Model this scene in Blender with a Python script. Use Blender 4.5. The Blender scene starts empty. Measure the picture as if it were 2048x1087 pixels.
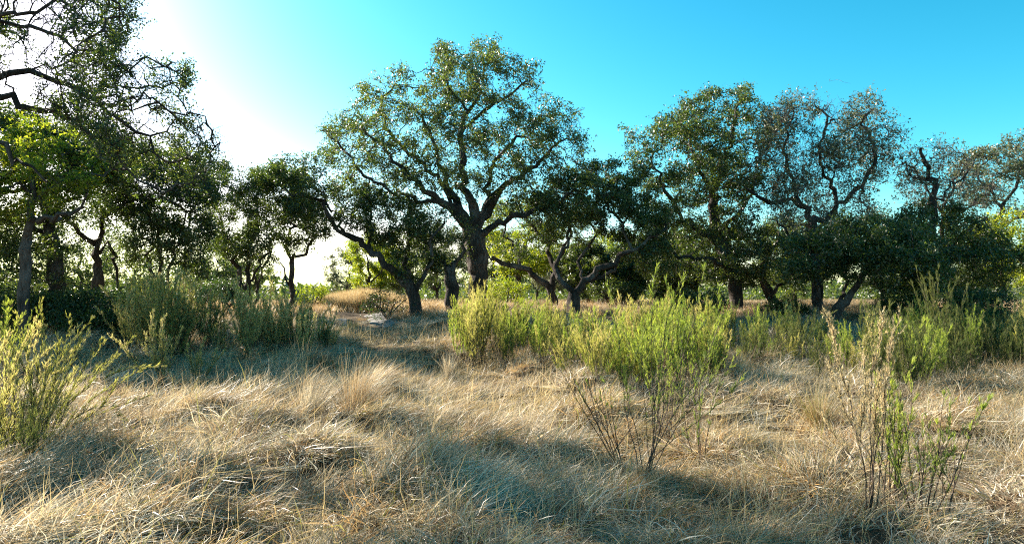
import bpy, math, random
import numpy as np
from mathutils import Vector

random.seed(11)
R = math.radians
scene = bpy.context.scene
C = scene.collection

# ------------------------------------------------------------------ camera
FPX = 1365.0                      # focal length in pixels of the 2048 px wide photograph
PITCH = math.atan((590 - 543.5) / FPX)
CAM_Z = 2.25
cam_d = bpy.data.cameras.new('camera')
cam_d.sensor_width = 36.0
cam_d.lens = FPX / 2048 * 36.0
cam_d.clip_end = 6000
cam_d.clip_start = 0.05
cam = bpy.data.objects.new('camera', cam_d)
cam.location = (0, 0, CAM_Z)
cam.rotation_euler = (R(90) + PITCH, 0, 0)
C.objects.link(cam)
scene.camera = cam

# ------------------------------------------------------------------ light
SUN_AZ = R(-54)                   # left of the view direction, beyond the trees
SUN_EL = R(28)
world = bpy.data.worlds.new('World')
scene.world = world
world.use_nodes = True
wn = world.node_tree.nodes; wl = world.node_tree.links
bg = wn['Background']
SKY_GAMMA, SKY_PRE = 1.22, 0.12
TR, TG, TB = 4.9, 8.6, 7.8
R_GAIN = 0.62
sky = wn.new('ShaderNodeTexSky')
sky.sky_type = 'NISHITA'
sky.sun_disc = False
sky.sun_elevation = SUN_EL
sky.sun_rotation = SUN_AZ
sky.altitude = 300
sky.air_density = 1.0
sky.dust_density = 0.82
sky.ozone_density = 1.0
hs = wn.new('ShaderNodeHueSaturation')
hs.inputs['Hue'].default_value = 0.497
hs.inputs['Saturation'].default_value = 1.1
wl.new(sky.outputs[0], hs.inputs['Color'])
tint = wn.new('ShaderNodeMix'); tint.data_type = 'RGBA'; tint.blend_type = 'MULTIPLY'; tint.inputs['Factor'].default_value = 1
tint.inputs['B'].default_value = (TR, TG, TB, 1)
gam = wn.new('ShaderNodeGamma'); gam.inputs['Gamma'].default_value = SKY_GAMMA
pre = wn.new('ShaderNodeMix'); pre.data_type = 'RGBA'; pre.blend_type = 'MULTIPLY'; pre.inputs['Factor'].default_value = 1
pre.inputs['B'].default_value = (SKY_PRE, SKY_PRE, SKY_PRE, 1)
wl.new(hs.outputs[0], pre.inputs['A']); wl.new(pre.outputs['Result'], gam.inputs['Color'])
wl.new(gam.outputs[0], tint.inputs['A'])
sep = wn.new('ShaderNodeSeparateColor'); com = wn.new('ShaderNodeCombineColor')
wl.new(tint.outputs['Result'], sep.inputs[0])
rp_ = wn.new('ShaderNodeMath'); rp_.operation = 'POWER'; rp_.inputs[1].default_value = 2.0
rs_ = wn.new('ShaderNodeMath'); rs_.operation = 'MULTIPLY'; rs_.inputs[1].default_value = R_GAIN
rm_ = wn.new('ShaderNodeMath'); rm_.operation = 'MINIMUM'      # the red of clear air never passes its green
wl.new(sep.outputs[0], rp_.inputs[0]); wl.new(rp_.outputs[0], rs_.inputs[0]); wl.new(rs_.outputs[0], rm_.inputs[0])
wl.new(sep.outputs[1], rm_.inputs[1]); wl.new(rm_.outputs[0], com.inputs[0])
wl.new(sep.outputs[1], com.inputs[1]); wl.new(sep.outputs[2], com.inputs[2])
wl.new(com.outputs[0], bg.inputs['Color'])
bg.inputs['Strength'].default_value = 0.085

sun_d = bpy.data.lights.new('sun', 'SUN')
sun_d.energy = 4.9
sun_d.angle = R(0.55)
sun_d.color = (1.0, 0.90, 0.76)
sun = bpy.data.objects.new('sun', sun_d)
sdir = Vector((math.sin(SUN_AZ) * math.cos(SUN_EL), math.cos(SUN_AZ) * math.cos(SUN_EL), math.sin(SUN_EL)))
sun.rotation_euler = sdir.to_track_quat('Z', 'Y').to_euler()
sun.location = sdir * 60
C.objects.link(sun)

scene.view_settings.view_transform = 'Standard'
scene.view_settings.look = 'None'
scene.view_settings.gamma = 1
scene.view_settings.exposure = 1.88
scene.view_settings.use_curve_mapping = False
scene.cycles.filter_width = 1.15
scene.cycles.use_denoising = False
scene.cycles.max_bounces = 6
scene.cycles.diffuse_bounces = 3
scene.cycles.glossy_bounces = 2
scene.cycles.transmission_bounces = 4
scene.cycles.transparent_max_bounces = 4

# ------------------------------------------------------------------ helpers
def P(px, py, Y):
    """world point at ground distance Y that the photograph shows at pixel (px, py)"""
    u = (px - 1024) / FPX; v = (543.5 - py) / FPX
    dy = math.cos(PITCH) - v * math.sin(PITCH)
    dz = math.sin(PITCH) + v * math.cos(PITCH)
    s = Y / dy
    return np.array((u * s, Y, CAM_Z + dz * s))

def PV(px, py, Y):
    u = (px - 1024) / FPX; v = (543.5 - py) / FPX
    dy = math.cos(PITCH) - v * math.sin(PITCH)
    dz = math.sin(PITCH) + v * math.cos(PITCH)
    s = Y / dy
    return np.stack([u * s, Y, CAM_Z + dz * s], -1)

def _hash(ix, iy, iz, seed):
    n = (ix * 374761393 + iy * 668265263 + iz * 2147483647 + seed * 974634777) & 0xffffffff
    n = ((n ^ (n >> 13)) * 1274126177) & 0xffffffff
    n = ((n ^ (n >> 16)) * 2246822519) & 0xffffffff
    return ((n ^ (n >> 15)) & 0xffffff) / float(0xffffff)

def vnoise(x, y, z=None, seed=0):
    x = np.asarray(x, float); y = np.asarray(y, float)
    z = np.zeros_like(x) if z is None else np.asarray(z, float)
    ix = np.floor(x).astype(np.int64); iy = np.floor(y).astype(np.int64); iz = np.floor(z).astype(np.int64)
    fx = x - ix; fy = y - iy; fz = z - iz
    fx = fx * fx * (3 - 2 * fx); fy = fy * fy * (3 - 2 * fy); fz = fz * fz * (3 - 2 * fz)
    out = 0
    for dx in (0, 1):
        for dy in (0, 1):
            for dz in (0, 1):
                w = (fx if dx else 1 - fx) * (fy if dy else 1 - fy) * (fz if dz else 1 - fz)
                out = out + w * _hash(ix + dx, iy + dy, iz + dz, seed)
    return out * 2 - 1

def smooth(a, b, t):
    t = np.clip((t - a) / (b - a), 0, 1)
    return t * t * (3 - 2 * t)

def tussocks(x, y, size=0.95, seed=17):
    """nearest grass tussock: offset from its centre, distance, a random number of its own"""
    x = np.asarray(x, float); y = np.asarray(y, float)
    gx = np.floor(x / size).astype(np.int64); gy = np.floor(y / size).astype(np.int64)
    bd = np.full(x.shape, 1e9); ox = np.zeros(x.shape); oy = np.zeros(x.shape); br = np.zeros(x.shape)
    z0 = np.zeros_like(gx)
    for i in (-1, 0, 1):
        for j in (-1, 0, 1):
            cx = (gx + i + .15 + .7 * _hash(gx + i, gy + j, z0, seed)) * size
            cy = (gy + j + .15 + .7 * _hash(gx + i, gy + j, z0 + 1, seed)) * size
            dx = x - cx; dy = y - cy; d = np.hypot(dx, dy)
            m = d < bd
            bd = np.where(m, d, bd); ox = np.where(m, dx, ox); oy = np.where(m, dy, oy); br = np.where(m, _hash(gx + i, gy + j, z0 + 2, seed), br)
    return ox, oy, bd, br

def path_x(y):
    """centre line of the mown track in the grass"""
    y = np.asarray(y, float)
    return np.interp(y, [0, 9, 13, 18, 22, 27, 34, 60, 120], [3.5, 1.2, -1.2, -3.2, -4.6, -6.0, -7.4, -13.0, -24.0])

def ground(x, y):
    x = np.asarray(x, float); y = np.asarray(y, float)
    z = np.interp(y, [-1e4, 7, 12, 20, 28, 34, 60, 110, 2e4], [0, 0, 0.27, 0.86, 1.44, 1.56, 1.40, 1.25, 1.25])
    near = 1 - smooth(34, 60, y)
    _, _, td, tr = tussocks(x, y)
    tus = .05 + (.07 + .32 * tr ** 1.5) * np.clip(1 - (td / .62) ** 2, -.3, 1) * smooth(3, 5, y) * (1 - smooth(26, 34, y))
    lump = vnoise(x / 4.1, y / 3.3, seed=3) * 0.10 + vnoise(x / 1.6 + 9, y / 1.2, seed=5) * 0.09 + tus + vnoise(x / 0.5, y / 0.45, seed=8) * 0.06
    trk = np.exp(-((x - path_x(y)) / 1.2) ** 2)
    flat = 1 - 0.65 * trk
    return z + lump * flat * (0.25 + 0.75 * near) - 0.10 * trk * near * smooth(8, 12, y) + vnoise(x / 40, y / 40, seed=4) * 0.6 * smooth(60, 200, y)

def mesh(name, V, faces, mats, attrs=None, smooth_shade=False, mat_idx=None):
    """faces: list of int arrays (n,k)"""
    me = bpy.data.meshes.new(name)
    V = np.asarray(V, np.float32)
    faces = [np.asarray(f, np.int32) for f in faces if len(f)]
    me.vertices.add(len(V)); me.vertices.foreach_set('co', V.ravel())
    nl = sum(f.size for f in faces); nf = sum(len(f) for f in faces)
    me.loops.add(nl); me.polygons.add(nf)
    me.loops.foreach_set('vertex_index', np.concatenate([f.ravel() for f in faces]))
    st = []; o = 0
    for f in faces:
        st.append(o + np.arange(len(f)) * f.shape[1]); o += f.size
    me.polygons.foreach_set('loop_start', np.concatenate(st).astype(np.int32))
    for m in mats: me.materials.append(m)
    if mat_idx is not None: me.polygons.foreach_set('material_index', np.asarray(mat_idx, np.int32))
    if smooth_shade: me.polygons.foreach_set('use_smooth', np.ones(nf, bool))
    if attrs:
        for k, a in attrs.items():
            at = me.attributes.new(k, 'FLOAT', 'POINT'); at.data.foreach_set('value', np.asarray(a, np.float32))
    me.update(calc_edges=True)
    return me

def link(name, me, parent=None, kind=None):
    o = bpy.data.objects.new(name, me); C.objects.link(o)
    if parent is not None: o.parent = parent
    if kind: o['kind'] = kind
    return o

def thing(name, label, cat, loc, group=None):
    o = bpy.data.objects.new(name, None); C.objects.link(o)
    o.empty_display_size = 0.3
    o.location = [float(v) for v in loc]; o['label'] = label; o['category'] = cat
    if group: o['group'] = group
    return o

def copy_thing(root, loc, rz, sc, label=None, group=None):
    r = root.copy(); C.objects.link(r)
    r.location = [float(v) for v in loc]; r.rotation_euler = (0, 0, rz); r.scale = (sc, sc, sc)
    if label: r['label'] = label
    if group: r['group'] = group
    for ch in root.children:
        c = ch.copy(); C.objects.link(c); c.parent = r
    return r

# ------------------------------------------------------------------ materials
def new_mat(name):
    m = bpy.data.materials.new(name); m.use_nodes = True
    n = m.node_tree.nodes; n.clear()
    return m, n, m.node_tree.links

def ramp(n, stops):
    r = n.new('ShaderNodeValToRGB'); e = r.color_ramp.elements
    while len(e) < len(stops): e.new(0.5)
    for i, (p, c) in enumerate(stops):
        e[i].position = p; e[i].color = (*c, 1)
    return r

def leafy(name, stops, trans, tcol, rough=0.5, spec=0.5, nscale=0.5, nmix=0.35, vary=0.2):
    """thin leaf or blade: reflects on both sides and lets some light through"""
    m, n, l = new_mat(name)
    at = n.new('ShaderNodeAttribute'); at.attribute_name = 'rnd'
    oi = n.new('ShaderNodeObjectInfo')
    geo = n.new('ShaderNodeNewGeometry')
    no = n.new('ShaderNodeTexNoise'); no.inputs['Scale'].default_value = nscale; no.inputs['Detail'].default_value = 3
    l.new(geo.outputs['Position'], no.inputs['Vector'])
    m1 = n.new('ShaderNodeMath'); m1.operation = 'MULTIPLY_ADD'      # (noise-.5)*k + rnd
    l.new(no.outputs['Fac'], m1.inputs[0]); m1.inputs[1].default_value = nmix * 2.4
    m0 = n.new('ShaderNodeMath'); m0.operation = 'MULTIPLY_ADD'
    l.new(oi.outputs['Random'], m0.inputs[0]); m0.inputs[1].default_value = vary; m0.inputs[2].default_value = -vary / 2 - nmix * 1.2
    l.new(m0.outputs[0], m1.inputs[2])
    m2 = n.new('ShaderNodeMath'); m2.operation = 'ADD'; l.new(m1.outputs[0], m2.inputs[0]); l.new(at.outputs['Fac'], m2.inputs[1])
    rp = ramp(n, stops); l.new(m2.outputs[0], rp.inputs['Fac'])
    pb = n.new('ShaderNodeBsdfPrincipled'); pb.inputs['Roughness'].default_value = rough
    pb.inputs['Specular IOR Level'].default_value = spec
    l.new(rp.outputs[0], pb.inputs['Base Color'])
    tr = n.new('ShaderNodeBsdfTranslucent')
    mx = n.new('ShaderNodeMix'); mx.data_type = 'RGBA'; mx.blend_type = 'MULTIPLY'; mx.inputs['Factor'].default_value = 1
    l.new(rp.outputs[0], mx.inputs['A']); mx.inputs['B'].default_value = (*tcol, 1)
    l.new(mx.outputs['Result'], tr.inputs['Color'])
    ms = n.new('ShaderNodeMixShader'); ms.inputs[0].default_value = trans
    l.new(pb.outputs[0], ms.inputs[1]); l.new(tr.outputs[0], ms.inputs[2])
    out = n.new('ShaderNodeOutputMaterial'); l.new(ms.outputs[0], out.inputs[0])
    return m

def bark(name, c0, c1, c2, scale=6):
    m, n, l = new_mat(name)
    tc = n.new('ShaderNodeTexCoord'); mp = n.new('ShaderNodeMapping'); mp.inputs['Scale'].default_value = (1, 1, 0.22)
    l.new(tc.outputs['Object'], mp.inputs[0])
    no = n.new('ShaderNodeTexNoise'); no.inputs['Scale'].default_value = scale * 2.2; no.inputs['Detail'].default_value = 6; no.inputs['Roughness'].default_value = 0.7
    vo = n.new('ShaderNodeTexVoronoi'); vo.inputs['Scale'].default_value = scale * 1.8; vo.feature = 'DISTANCE_TO_EDGE'
    l.new(mp.outputs[0], no.inputs['Vector'])
    dx = n.new('ShaderNodeMix'); dx.data_type = 'VECTOR'; dx.inputs['Factor'].default_value = 0.12
    l.new(mp.outputs[0], dx.inputs['A']); l.new(no.outputs['Color'], dx.inputs['B']); l.new(dx.outputs['Result'], vo.inputs['Vector'])
    n2 = n.new('ShaderNodeTexNoise'); n2.inputs['Scale'].default_value = 1.3; n2.inputs['Detail'].default_value = 4
    l.new(tc.outputs['Object'], n2.inputs['Vector'])
    ad = n.new('ShaderNodeMath'); ad.operation = 'MULTIPLY_ADD'; l.new(n2.outputs['Fac'], ad.inputs[0]); ad.inputs[1].default_value = 0.6
    mu = n.new('ShaderNodeMath'); mu.operation = 'MULTIPLY'; l.new(no.outputs['Fac'], mu.inputs[0]); mu.inputs[1].default_value = 0.45
    l.new(mu.outputs[0], ad.inputs[2])
    rp = ramp(n, [(0.38, c0), (0.52, c1), (0.64, c2)]); l.new(ad.outputs[0], rp.inputs['Fac'])
    h = n.new('ShaderNodeMath'); h.operation = 'MULTIPLY_ADD'; l.new(vo.outputs['Distance'], h.inputs[0]); h.inputs[1].default_value = 1.6
    l.new(no.outputs['Fac'], h.inputs[2])
    b = n.new('ShaderNodeBump'); b.inputs['Strength'].default_value = 0.9; b.inputs['Distance'].default_value = 0.12
    l.new(h.outputs[0], b.inputs['Height'])
    pb = n.new('ShaderNodeBsdfPrincipled'); pb.inputs['Roughness'].default_value = 0.9; pb.inputs['Specular IOR Level'].default_value = 0.2
    l.new(rp.outputs[0], pb.inputs['Base Color']); l.new(b.outputs[0], pb.inputs['Normal'])
    out = n.new('ShaderNodeOutputMaterial'); l.new(pb.outputs[0], out.inputs[0])
    return m

M = {}
M['oak_leaf'] = leafy('oak_leaf', [(0.05, (0.018, 0.032, 0.011)), (0.45, (0.040, 0.060, 0.019)), (0.8, (0.085, 0.105, 0.034)), (1.0, (0.125, 0.135, 0.05))], 0.42, (2.0, 2.2, 0.7), 0.38, 0.6)
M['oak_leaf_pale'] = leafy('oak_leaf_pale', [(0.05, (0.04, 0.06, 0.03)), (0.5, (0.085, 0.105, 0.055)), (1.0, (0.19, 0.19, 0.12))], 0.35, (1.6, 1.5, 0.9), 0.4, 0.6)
M['oak_leaf_sun_toned'] = leafy('oak_leaf_sun_toned', [(0.05, (0.07, 0.11, 0.014)), (0.5, (0.12, 0.155, 0.025)), (1.0, (0.24, 0.24, 0.05))], 0.58, (2.3, 2.3, 0.6), 0.42, 0.5)  # brighter copy of the oak leaf, sun and backlight put into the colour
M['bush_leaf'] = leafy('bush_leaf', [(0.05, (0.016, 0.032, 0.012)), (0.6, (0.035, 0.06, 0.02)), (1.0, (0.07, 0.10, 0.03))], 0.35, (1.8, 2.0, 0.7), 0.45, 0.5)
M['bark'] = bark('oak_bark', (0.025, 0.019, 0.016), (0.075, 0.058, 0.05), (0.19, 0.165, 0.15))
M['bark_pale'] = bark('pale_bark', (0.06, 0.048, 0.042), (0.13, 0.105, 0.095), (0.22, 0.19, 0.175))
M['twig_grey'] = bark('grey_twig', (0.08, 0.07, 0.065), (0.16, 0.14, 0.13), (0.26, 0.23, 0.22), 3)
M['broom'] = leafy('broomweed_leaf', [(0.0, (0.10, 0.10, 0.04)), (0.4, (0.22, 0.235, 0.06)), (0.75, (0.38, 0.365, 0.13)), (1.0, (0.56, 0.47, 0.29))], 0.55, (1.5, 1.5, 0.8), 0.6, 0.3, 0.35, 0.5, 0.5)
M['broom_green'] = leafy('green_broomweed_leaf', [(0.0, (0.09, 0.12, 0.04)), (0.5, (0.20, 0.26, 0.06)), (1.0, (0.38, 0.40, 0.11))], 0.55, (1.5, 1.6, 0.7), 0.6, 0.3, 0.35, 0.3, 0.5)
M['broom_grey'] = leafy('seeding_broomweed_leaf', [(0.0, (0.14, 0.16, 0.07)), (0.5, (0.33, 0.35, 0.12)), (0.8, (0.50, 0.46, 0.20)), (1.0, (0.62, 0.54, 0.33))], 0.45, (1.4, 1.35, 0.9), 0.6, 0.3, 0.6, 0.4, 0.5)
M['broom_dark'] = leafy('shade_toned_broomweed_leaf', [(0.0, (0.04, 0.07, 0.025)), (0.5, (0.09, 0.13, 0.04)), (1.0, (0.19, 0.19, 0.08))], 0.45, (1.5, 1.5, 0.8), 0.6, 0.3, 0.5, 0.4, 0.5)  # darker copy of the broomweed leaf, shade put into the colour
M['seed_tan'] = leafy('tan_seed_head', [(0.0, (0.30, 0.24, 0.13)), (0.5, (0.48, 0.40, 0.22)), (1.0, (0.62, 0.52, 0.34))], 0.5, (1.2, 1.1, 0.9), 0.7, 0.2)
M['stem'] = bark('broomweed_stem', (0.04, 0.03, 0.025), (0.09, 0.065, 0.05), (0.17, 0.12, 0.10), 3)
straw = [(0.0, (0.10, 0.06, 0.035)), (0.25, (0.24, 0.165, 0.10)), (0.5, (0.46, 0.36, 0.245)), (0.75, (0.66, 0.57, 0.45)), (1.0, (0.84, 0.79, 0.68))]
M['straw'] = leafy('dry_grass_blade', straw, 0.38, (1.15, 1.05, 0.8), 0.42, 0.5, 1.5, 0.85, 0.3)
M['straw_gold'] = leafy('golden_grass_blade', [(0.0, (0.15, 0.09, 0.045)), (0.4, (0.36, 0.25, 0.125)), (0.8, (0.57, 0.45, 0.27)), (1.0, (0.74, 0.64, 0.46))], 0.4, (1.2, 1.0, 0.7), 0.5, 0.4, 1.7, 0.8, 0.3)
M['straw_grey'] = leafy('grey_grass_blade', [(0.0, (0.15, 0.12, 0.08)), (0.4, (0.30, 0.26, 0.19)), (0.8, (0.46, 0.42, 0.33)), (1.0, (0.66, 0.62, 0.54))], 0.35, (1.1, 1.05, 0.9), 0.45, 0.5, 0.8, 0.3)
M['grass_green'] = leafy('green_grass_blade', [(0.0, (0.08, 0.10, 0.03)), (0.5, (0.19, 0.19, 0.06)), (1.0, (0.34, 0.30, 0.12))], 0.45, (1.3, 1.3, 0.7), 0.5, 0.4)

def mat_soil():
    m, n, l = new_mat('thatch_soil')
    g = n.new('ShaderNodeNewGeometry')
    a = n.new('ShaderNodeTexNoise'); a.inputs['Scale'].default_value = 0.9; a.inputs['Detail'].default_value = 8; a.inputs['Roughness'].default_value = 0.7
    b = n.new('ShaderNodeTexNoise'); b.inputs['Scale'].default_value = 26; b.inputs['Detail'].default_value = 6; b.inputs['Roughness'].default_value = 0.75
    for t in (a, b): l.new(g.outputs['Position'], t.inputs['Vector'])
    s = n.new('ShaderNodeMath'); s.operation = 'MULTIPLY_ADD'; l.new(b.outputs['Fac'], s.inputs[0]); s.inputs[1].default_value = 0.6
    s2 = n.new('ShaderNodeMath'); s2.operation = 'MULTIPLY'; l.new(a.outputs['Fac'], s2.inputs[0]); s2.inputs[1].default_value = 0.45
    l.new(s2.outputs[0], s.inputs[2])
    rp = ramp(n, [(0.3, (0.03, 0.022, 0.015)), (0.5, (0.085, 0.06, 0.038)), (0.68, (0.17, 0.12, 0.075)), (0.85, (0.33, 0.25, 0.16))]); l.new(s.outputs[0], rp.inputs['Fac'])
    bp = n.new('ShaderNodeBump'); bp.inputs['Strength'].default_value = 0.8; bp.inputs['Distance'].default_value = 0.06; l.new(b.outputs['Fac'], bp.inputs['Height'])
    pb = n.new('ShaderNodeBsdfPrincipled'); pb.inputs['Roughness'].default_value = 0.95; pb.inputs['Specular IOR Level'].default_value = 0.1
    l.new(rp.outputs[0], pb.inputs['Base Color']); l.new(bp.outputs[0], pb.inputs['Normal'])
    o = n.new('ShaderNodeOutputMaterial'); l.new(pb.outputs[0], o.inputs[0])
    return m
M['soil'] = mat_soil()

def mat_lime():
    m, n, l = new_mat('pale_limestone_gravel')
    g = n.new('ShaderNodeNewGeometry')
    a = n.new('ShaderNodeTexNoise'); a.inputs['Scale'].default_value = 7; a.inputs['Detail'].default_value = 8; a.inputs['Roughness'].default_value = 0.75
    l.new(g.outputs['Position'], a.inputs['Vector'])
    rp = ramp(n, [(0.35, (0.10, 0.085, 0.07)), (0.5, (0.18, 0.17, 0.16)), (0.7, (0.30, 0.30, 0.30))]); l.new(a.outputs['Fac'], rp.inputs['Fac'])
    bp = n.new('ShaderNodeBump'); bp.inputs['Strength'].default_value = 0.6; bp.inputs['Distance'].default_value = 0.05; l.new(a.outputs['Fac'], bp.inputs['Height'])
    pb = n.new('ShaderNodeBsdfPrincipled'); pb.inputs['Roughness'].default_value = 0.9
    l.new(rp.outputs[0], pb.inputs['Base Color']); l.new(bp.outputs[0], pb.inputs['Normal'])
    o = n.new('ShaderNodeOutputMaterial'); l.new(pb.outputs[0], o.inputs[0])
    return m
M['lime'] = mat_lime()

# ------------------------------------------------------------------ ground
def axis(lo, hi, f0, f1, step, grow=1.25):
    a = list(np.arange(f0, f1 + step * 0.5, step))
    s = step; v = f1
    while v < hi: s *= grow; v += s; a.append(v)
    s = step; v = f0; b = []
    while v > lo: s *= grow; v -= s; b.append(v)
    return np.array(b[::-1] + a)

def build_ground():
    xs = axis(-2500, 2500, -17, 17, 0.15); ys = axis(-60, 3500, 2.5, 31, 0.15)
    X, Y = np.meshgrid(xs, ys)
    Z = ground(X, Y)
    V = np.stack([X, Y, Z], -1).reshape(-1, 3)
    nx, ny = len(xs), len(ys)
    i = (np.arange(ny - 1)[:, None] * nx + np.arange(nx - 1)[None]).ravel()
    F = np.stack([i, i + 1, i + nx + 1, i + nx], -1)
    me = mesh('ground', V, [F], [M['soil']], smooth_shade=True)
    o = link('ground', me, kind='structure')
build_ground()

def build_path():
    """worn caliche tracks where the trail tops the rise"""
    rng = np.random.default_rng(5)
    ys = np.arange(20.5, 33, 0.14)
    for off, w, a, b in ((-0.72, 0.22, 21.5, 27.0), (0.75, 0.34, 23.5, 29.0)):
        yy = ys[(ys >= a) & (ys <= b)]
        V = []; F = []
        n = 13
        for k, y in enumerate(yy):
            t = (y - a) / (b - a)
            ww = w * (0.5 + 0.9 * math.sin(math.pi * min(1, t * 1.02)) ** 0.5) * (1 + 0.6 * float(vnoise(y * 2.9, off * 7, seed=12)))
            cx = float(path_x(y)) + off * (1 + 0.1 * math.sin(y * 1.3)) + 0.15 * float(vnoise(y * 0.9, off, seed=13))
            for j in range(n):
                s = j / (n - 1) * 2 - 1
                x = cx + s * ww
                V.append((x, y, float(ground(x, y)) + 0.03 * (1 - s * s) ** 0.5 + 0.004 if abs(s) < 1 else float(ground(x, y)) - 0.02))
            if k:
                q = k * n
                for j in range(n - 1): F.append((q - n + j, q - n + j + 1, q + j + 1, q + j))
        link('path', mesh('path', V, [F], [M['lime']], smooth_shade=True), kind='structure')
build_path()

# ------------------------------------------------------------------ branching wood
def frames(d):
    ref = np.array([0.13, 0.97, 0.2])
    a = np.cross(d, ref); ln = np.linalg.norm(a, axis=1, keepdims=True)
    bad = ln[:, 0] < 0.08
    if bad.any(): a[bad] = np.cross(d[bad], [1.0, 0, 0.1]); ln = np.linalg.norm(a, axis=1, keepdims=True)
    a /= ln
    b = np.cross(d, a)
    return a, b

def tubes(pos, par, rad, cont, sel, seed=0, rough=0.0, maxn=18):
    """one prism per edge, rings of a continuing chain coincide.  returns V, [F quads]"""
    n = len(pos)
    has = par >= 0
    d = np.zeros((n, 3)); d[has] = pos[has] - pos[par[has]]
    dn = np.linalg.norm(d, axis=1, keepdims=True); d /= np.maximum(dn, 1e-9)
    av = d.copy()
    ch = np.where(has & cont)[0]
    av[par[ch]] += d[ch]
    av /= np.maximum(np.linalg.norm(av, axis=1, keepdims=True), 1e-9)
    A, B = frames(av); A2, B2 = frames(d + 1e-6)
    E = np.where(has & sel)[0]
    Vs = []; Fs = []; off = 0
    k = rad[E]
    for lo, hi, ns in ((0, 0.012, 3), (0.012, 0.035, 4), (0.035, 0.09, 8), (0.09, 9, maxn)):
        e = E[(k >= lo) & (k < hi)]
        if not len(e): continue
        p = par[e]; c = cont[e][:, None]
        th = np.arange(ns) * 2 * math.pi / ns
        co, si = np.cos(th), np.sin(th)
        a0 = np.where(c, A[p], A2[e]); b0 = np.where(c, B[p], B2[e])
        r0 = np.where(cont[e], rad[p], np.minimum(rad[e] * 1.15, rad[p]))
        def ring(base, a, b, r, ids):
            rr = np.repeat(r[:, None], ns, 1)
            if rough and ns >= 7:
                rr = rr * (1 + np.where(r > .25, rough * .55, rough)[:, None] * vnoise(np.repeat(co[None] * 1.9, len(r), 0), np.repeat(si[None] * 1.9, len(r), 0), ids[:, None] * 0.55 + 0 * rr, seed=seed))
            return base[:, None] + (a[:, None] * co[None, :, None] + b[:, None] * si[None, :, None]) * rr[:, :, None]
        R0 = ring(pos[p], a0, b0, r0, p); R1 = ring(pos[e], A[e], B[e], rad[e], e)
        V = np.concatenate([R0, R1], 1).reshape(-1, 3)
        q = off + np.arange(len(e))[:, None] * 2 * ns
        j = np.arange(ns)[None]; j1 = (j + 1) % ns
        F = np.stack([q + j, q + j1, q + ns + j1, q + ns + j], -1).reshape(-1, 4)
        Vs.append(V); Fs.append(F); off += len(V)
    if not Vs: return np.zeros((0, 3)), np.zeros((0, 4), int)
    return np.concatenate(Vs), np.concatenate(Fs)

def leaves(cent, size, rng, asp=0.5, up=0.25, quad=True):
    """small folded rhombic leaves, random facing; returns V, F, rnd"""
    n = len(cent)
    ax = rng.normal(size=(n, 3)); ax[:, 2] += up; ax /= np.linalg.norm(ax, axis=1, keepdims=True)
    t = rng.normal(size=(n, 3)); sd = np.cross(ax, t); sd /= np.linalg.norm(sd, axis=1, keepdims=True)
    s = (size * rng.uniform(0.45, 1.5, n))[:, None]
    p0 = cent - ax * s * 0.5; p2 = cent + ax * s * 0.5
    w = sd * s * asp * 0.5
    if quad:
        nr = np.cross(ax, sd) * s * 0.08
        V = np.stack([p0, cent + w + nr, p2, cent - w + nr], 1).reshape(-1, 3)
        F = np.arange(n * 4).reshape(-1, 4)
        r = np.repeat(rng.random(n), 4)
    else:
        V = np.stack([p0 + w, p0 - w, p2], 1).reshape(-1, 3)
        F = np.arange(n * 3).reshape(-1, 3)
        r = np.repeat(rng.random(n), 3)
    return V, F, r

def in_poly(px, py, poly):
    ins = np.zeros(len(px), bool); ed = np.full(len(px), 1e9)
    n = len(poly)
    for i in range(n):
        x0, y0 = poly[i]; x1, y1 = poly[(i + 1) % n]
        c = ((y0 > py) != (y1 > py))
        with np.errstate(divide='ignore', invalid='ignore'):
            xi = (x1 - x0) * (py - y0) / (y1 - y0 + 1e-12) + x0
        ins ^= c & (px < xi)
        dx, dy = x1 - x0, y1 - y0
        t = np.clip(((px - x0) * dx + (py - y0) * dy) / (dx * dx + dy * dy + 1e-9), 0, 1)
        ed = np.minimum(ed, np.hypot(px - x0 - t * dx, py - y0 - t * dy))
    return ins, ed

def crown_points(polys, Y, n, tmax, rng, seed, thr, holes=()):
    """points through the rounded volume of a crown, gathered in clumps"""
    out = []
    ar = []
    for poly, yo in polys:
        p = np.array(poly, float)
        ar.append(abs(np.sum(p[:, 0] * np.roll(p[:, 1], -1) - p[:, 1] * np.roll(p[:, 0], -1))) / 2)
    for (poly, yo), a in zip(polys, ar):
        want = max(30, int(n * a / sum(ar)))
        p = np.array(poly, float); got = 0; tries = 0
        while got < want and tries < 40:
            tries += 1
            px = rng.uniform(p[:, 0].min(), p[:, 0].max(), want * 2); py = rng.uniform(p[:, 1].min(), p[:, 1].max(), want * 2)
            ins, ed = in_poly(px, py, poly)
            e = ed / FPX * (Y + yo)
            T = np.sqrt(np.clip(np.minimum(e, tmax) * (2 * tmax - np.minimum(e, tmax)), 0, None))
            u = rng.uniform(-1, 1, len(px)); u = np.sign(u) * np.abs(u) ** 0.6
            q = PV(px, py, Y + yo + u * T)
            nz = vnoise(q[:, 0] * 0.95, q[:, 1] * 0.8, q[:, 2] * 1.15, seed=seed) + 0.65 * vnoise(q[:, 0] * 2.3, q[:, 1] * 2, q[:, 2] * 2.6, seed=seed + 1)
            ok = ins & (nz > thr + 0.10 - 0.35 * np.exp(-e / 0.5))
            for hx, hy, hr in holes: ok &= np.hypot(px - hx, py - hy) > hr
            q = q[ok][:want - got]; got += len(q); out.append(q)
    return np.concatenate(out)

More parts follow.
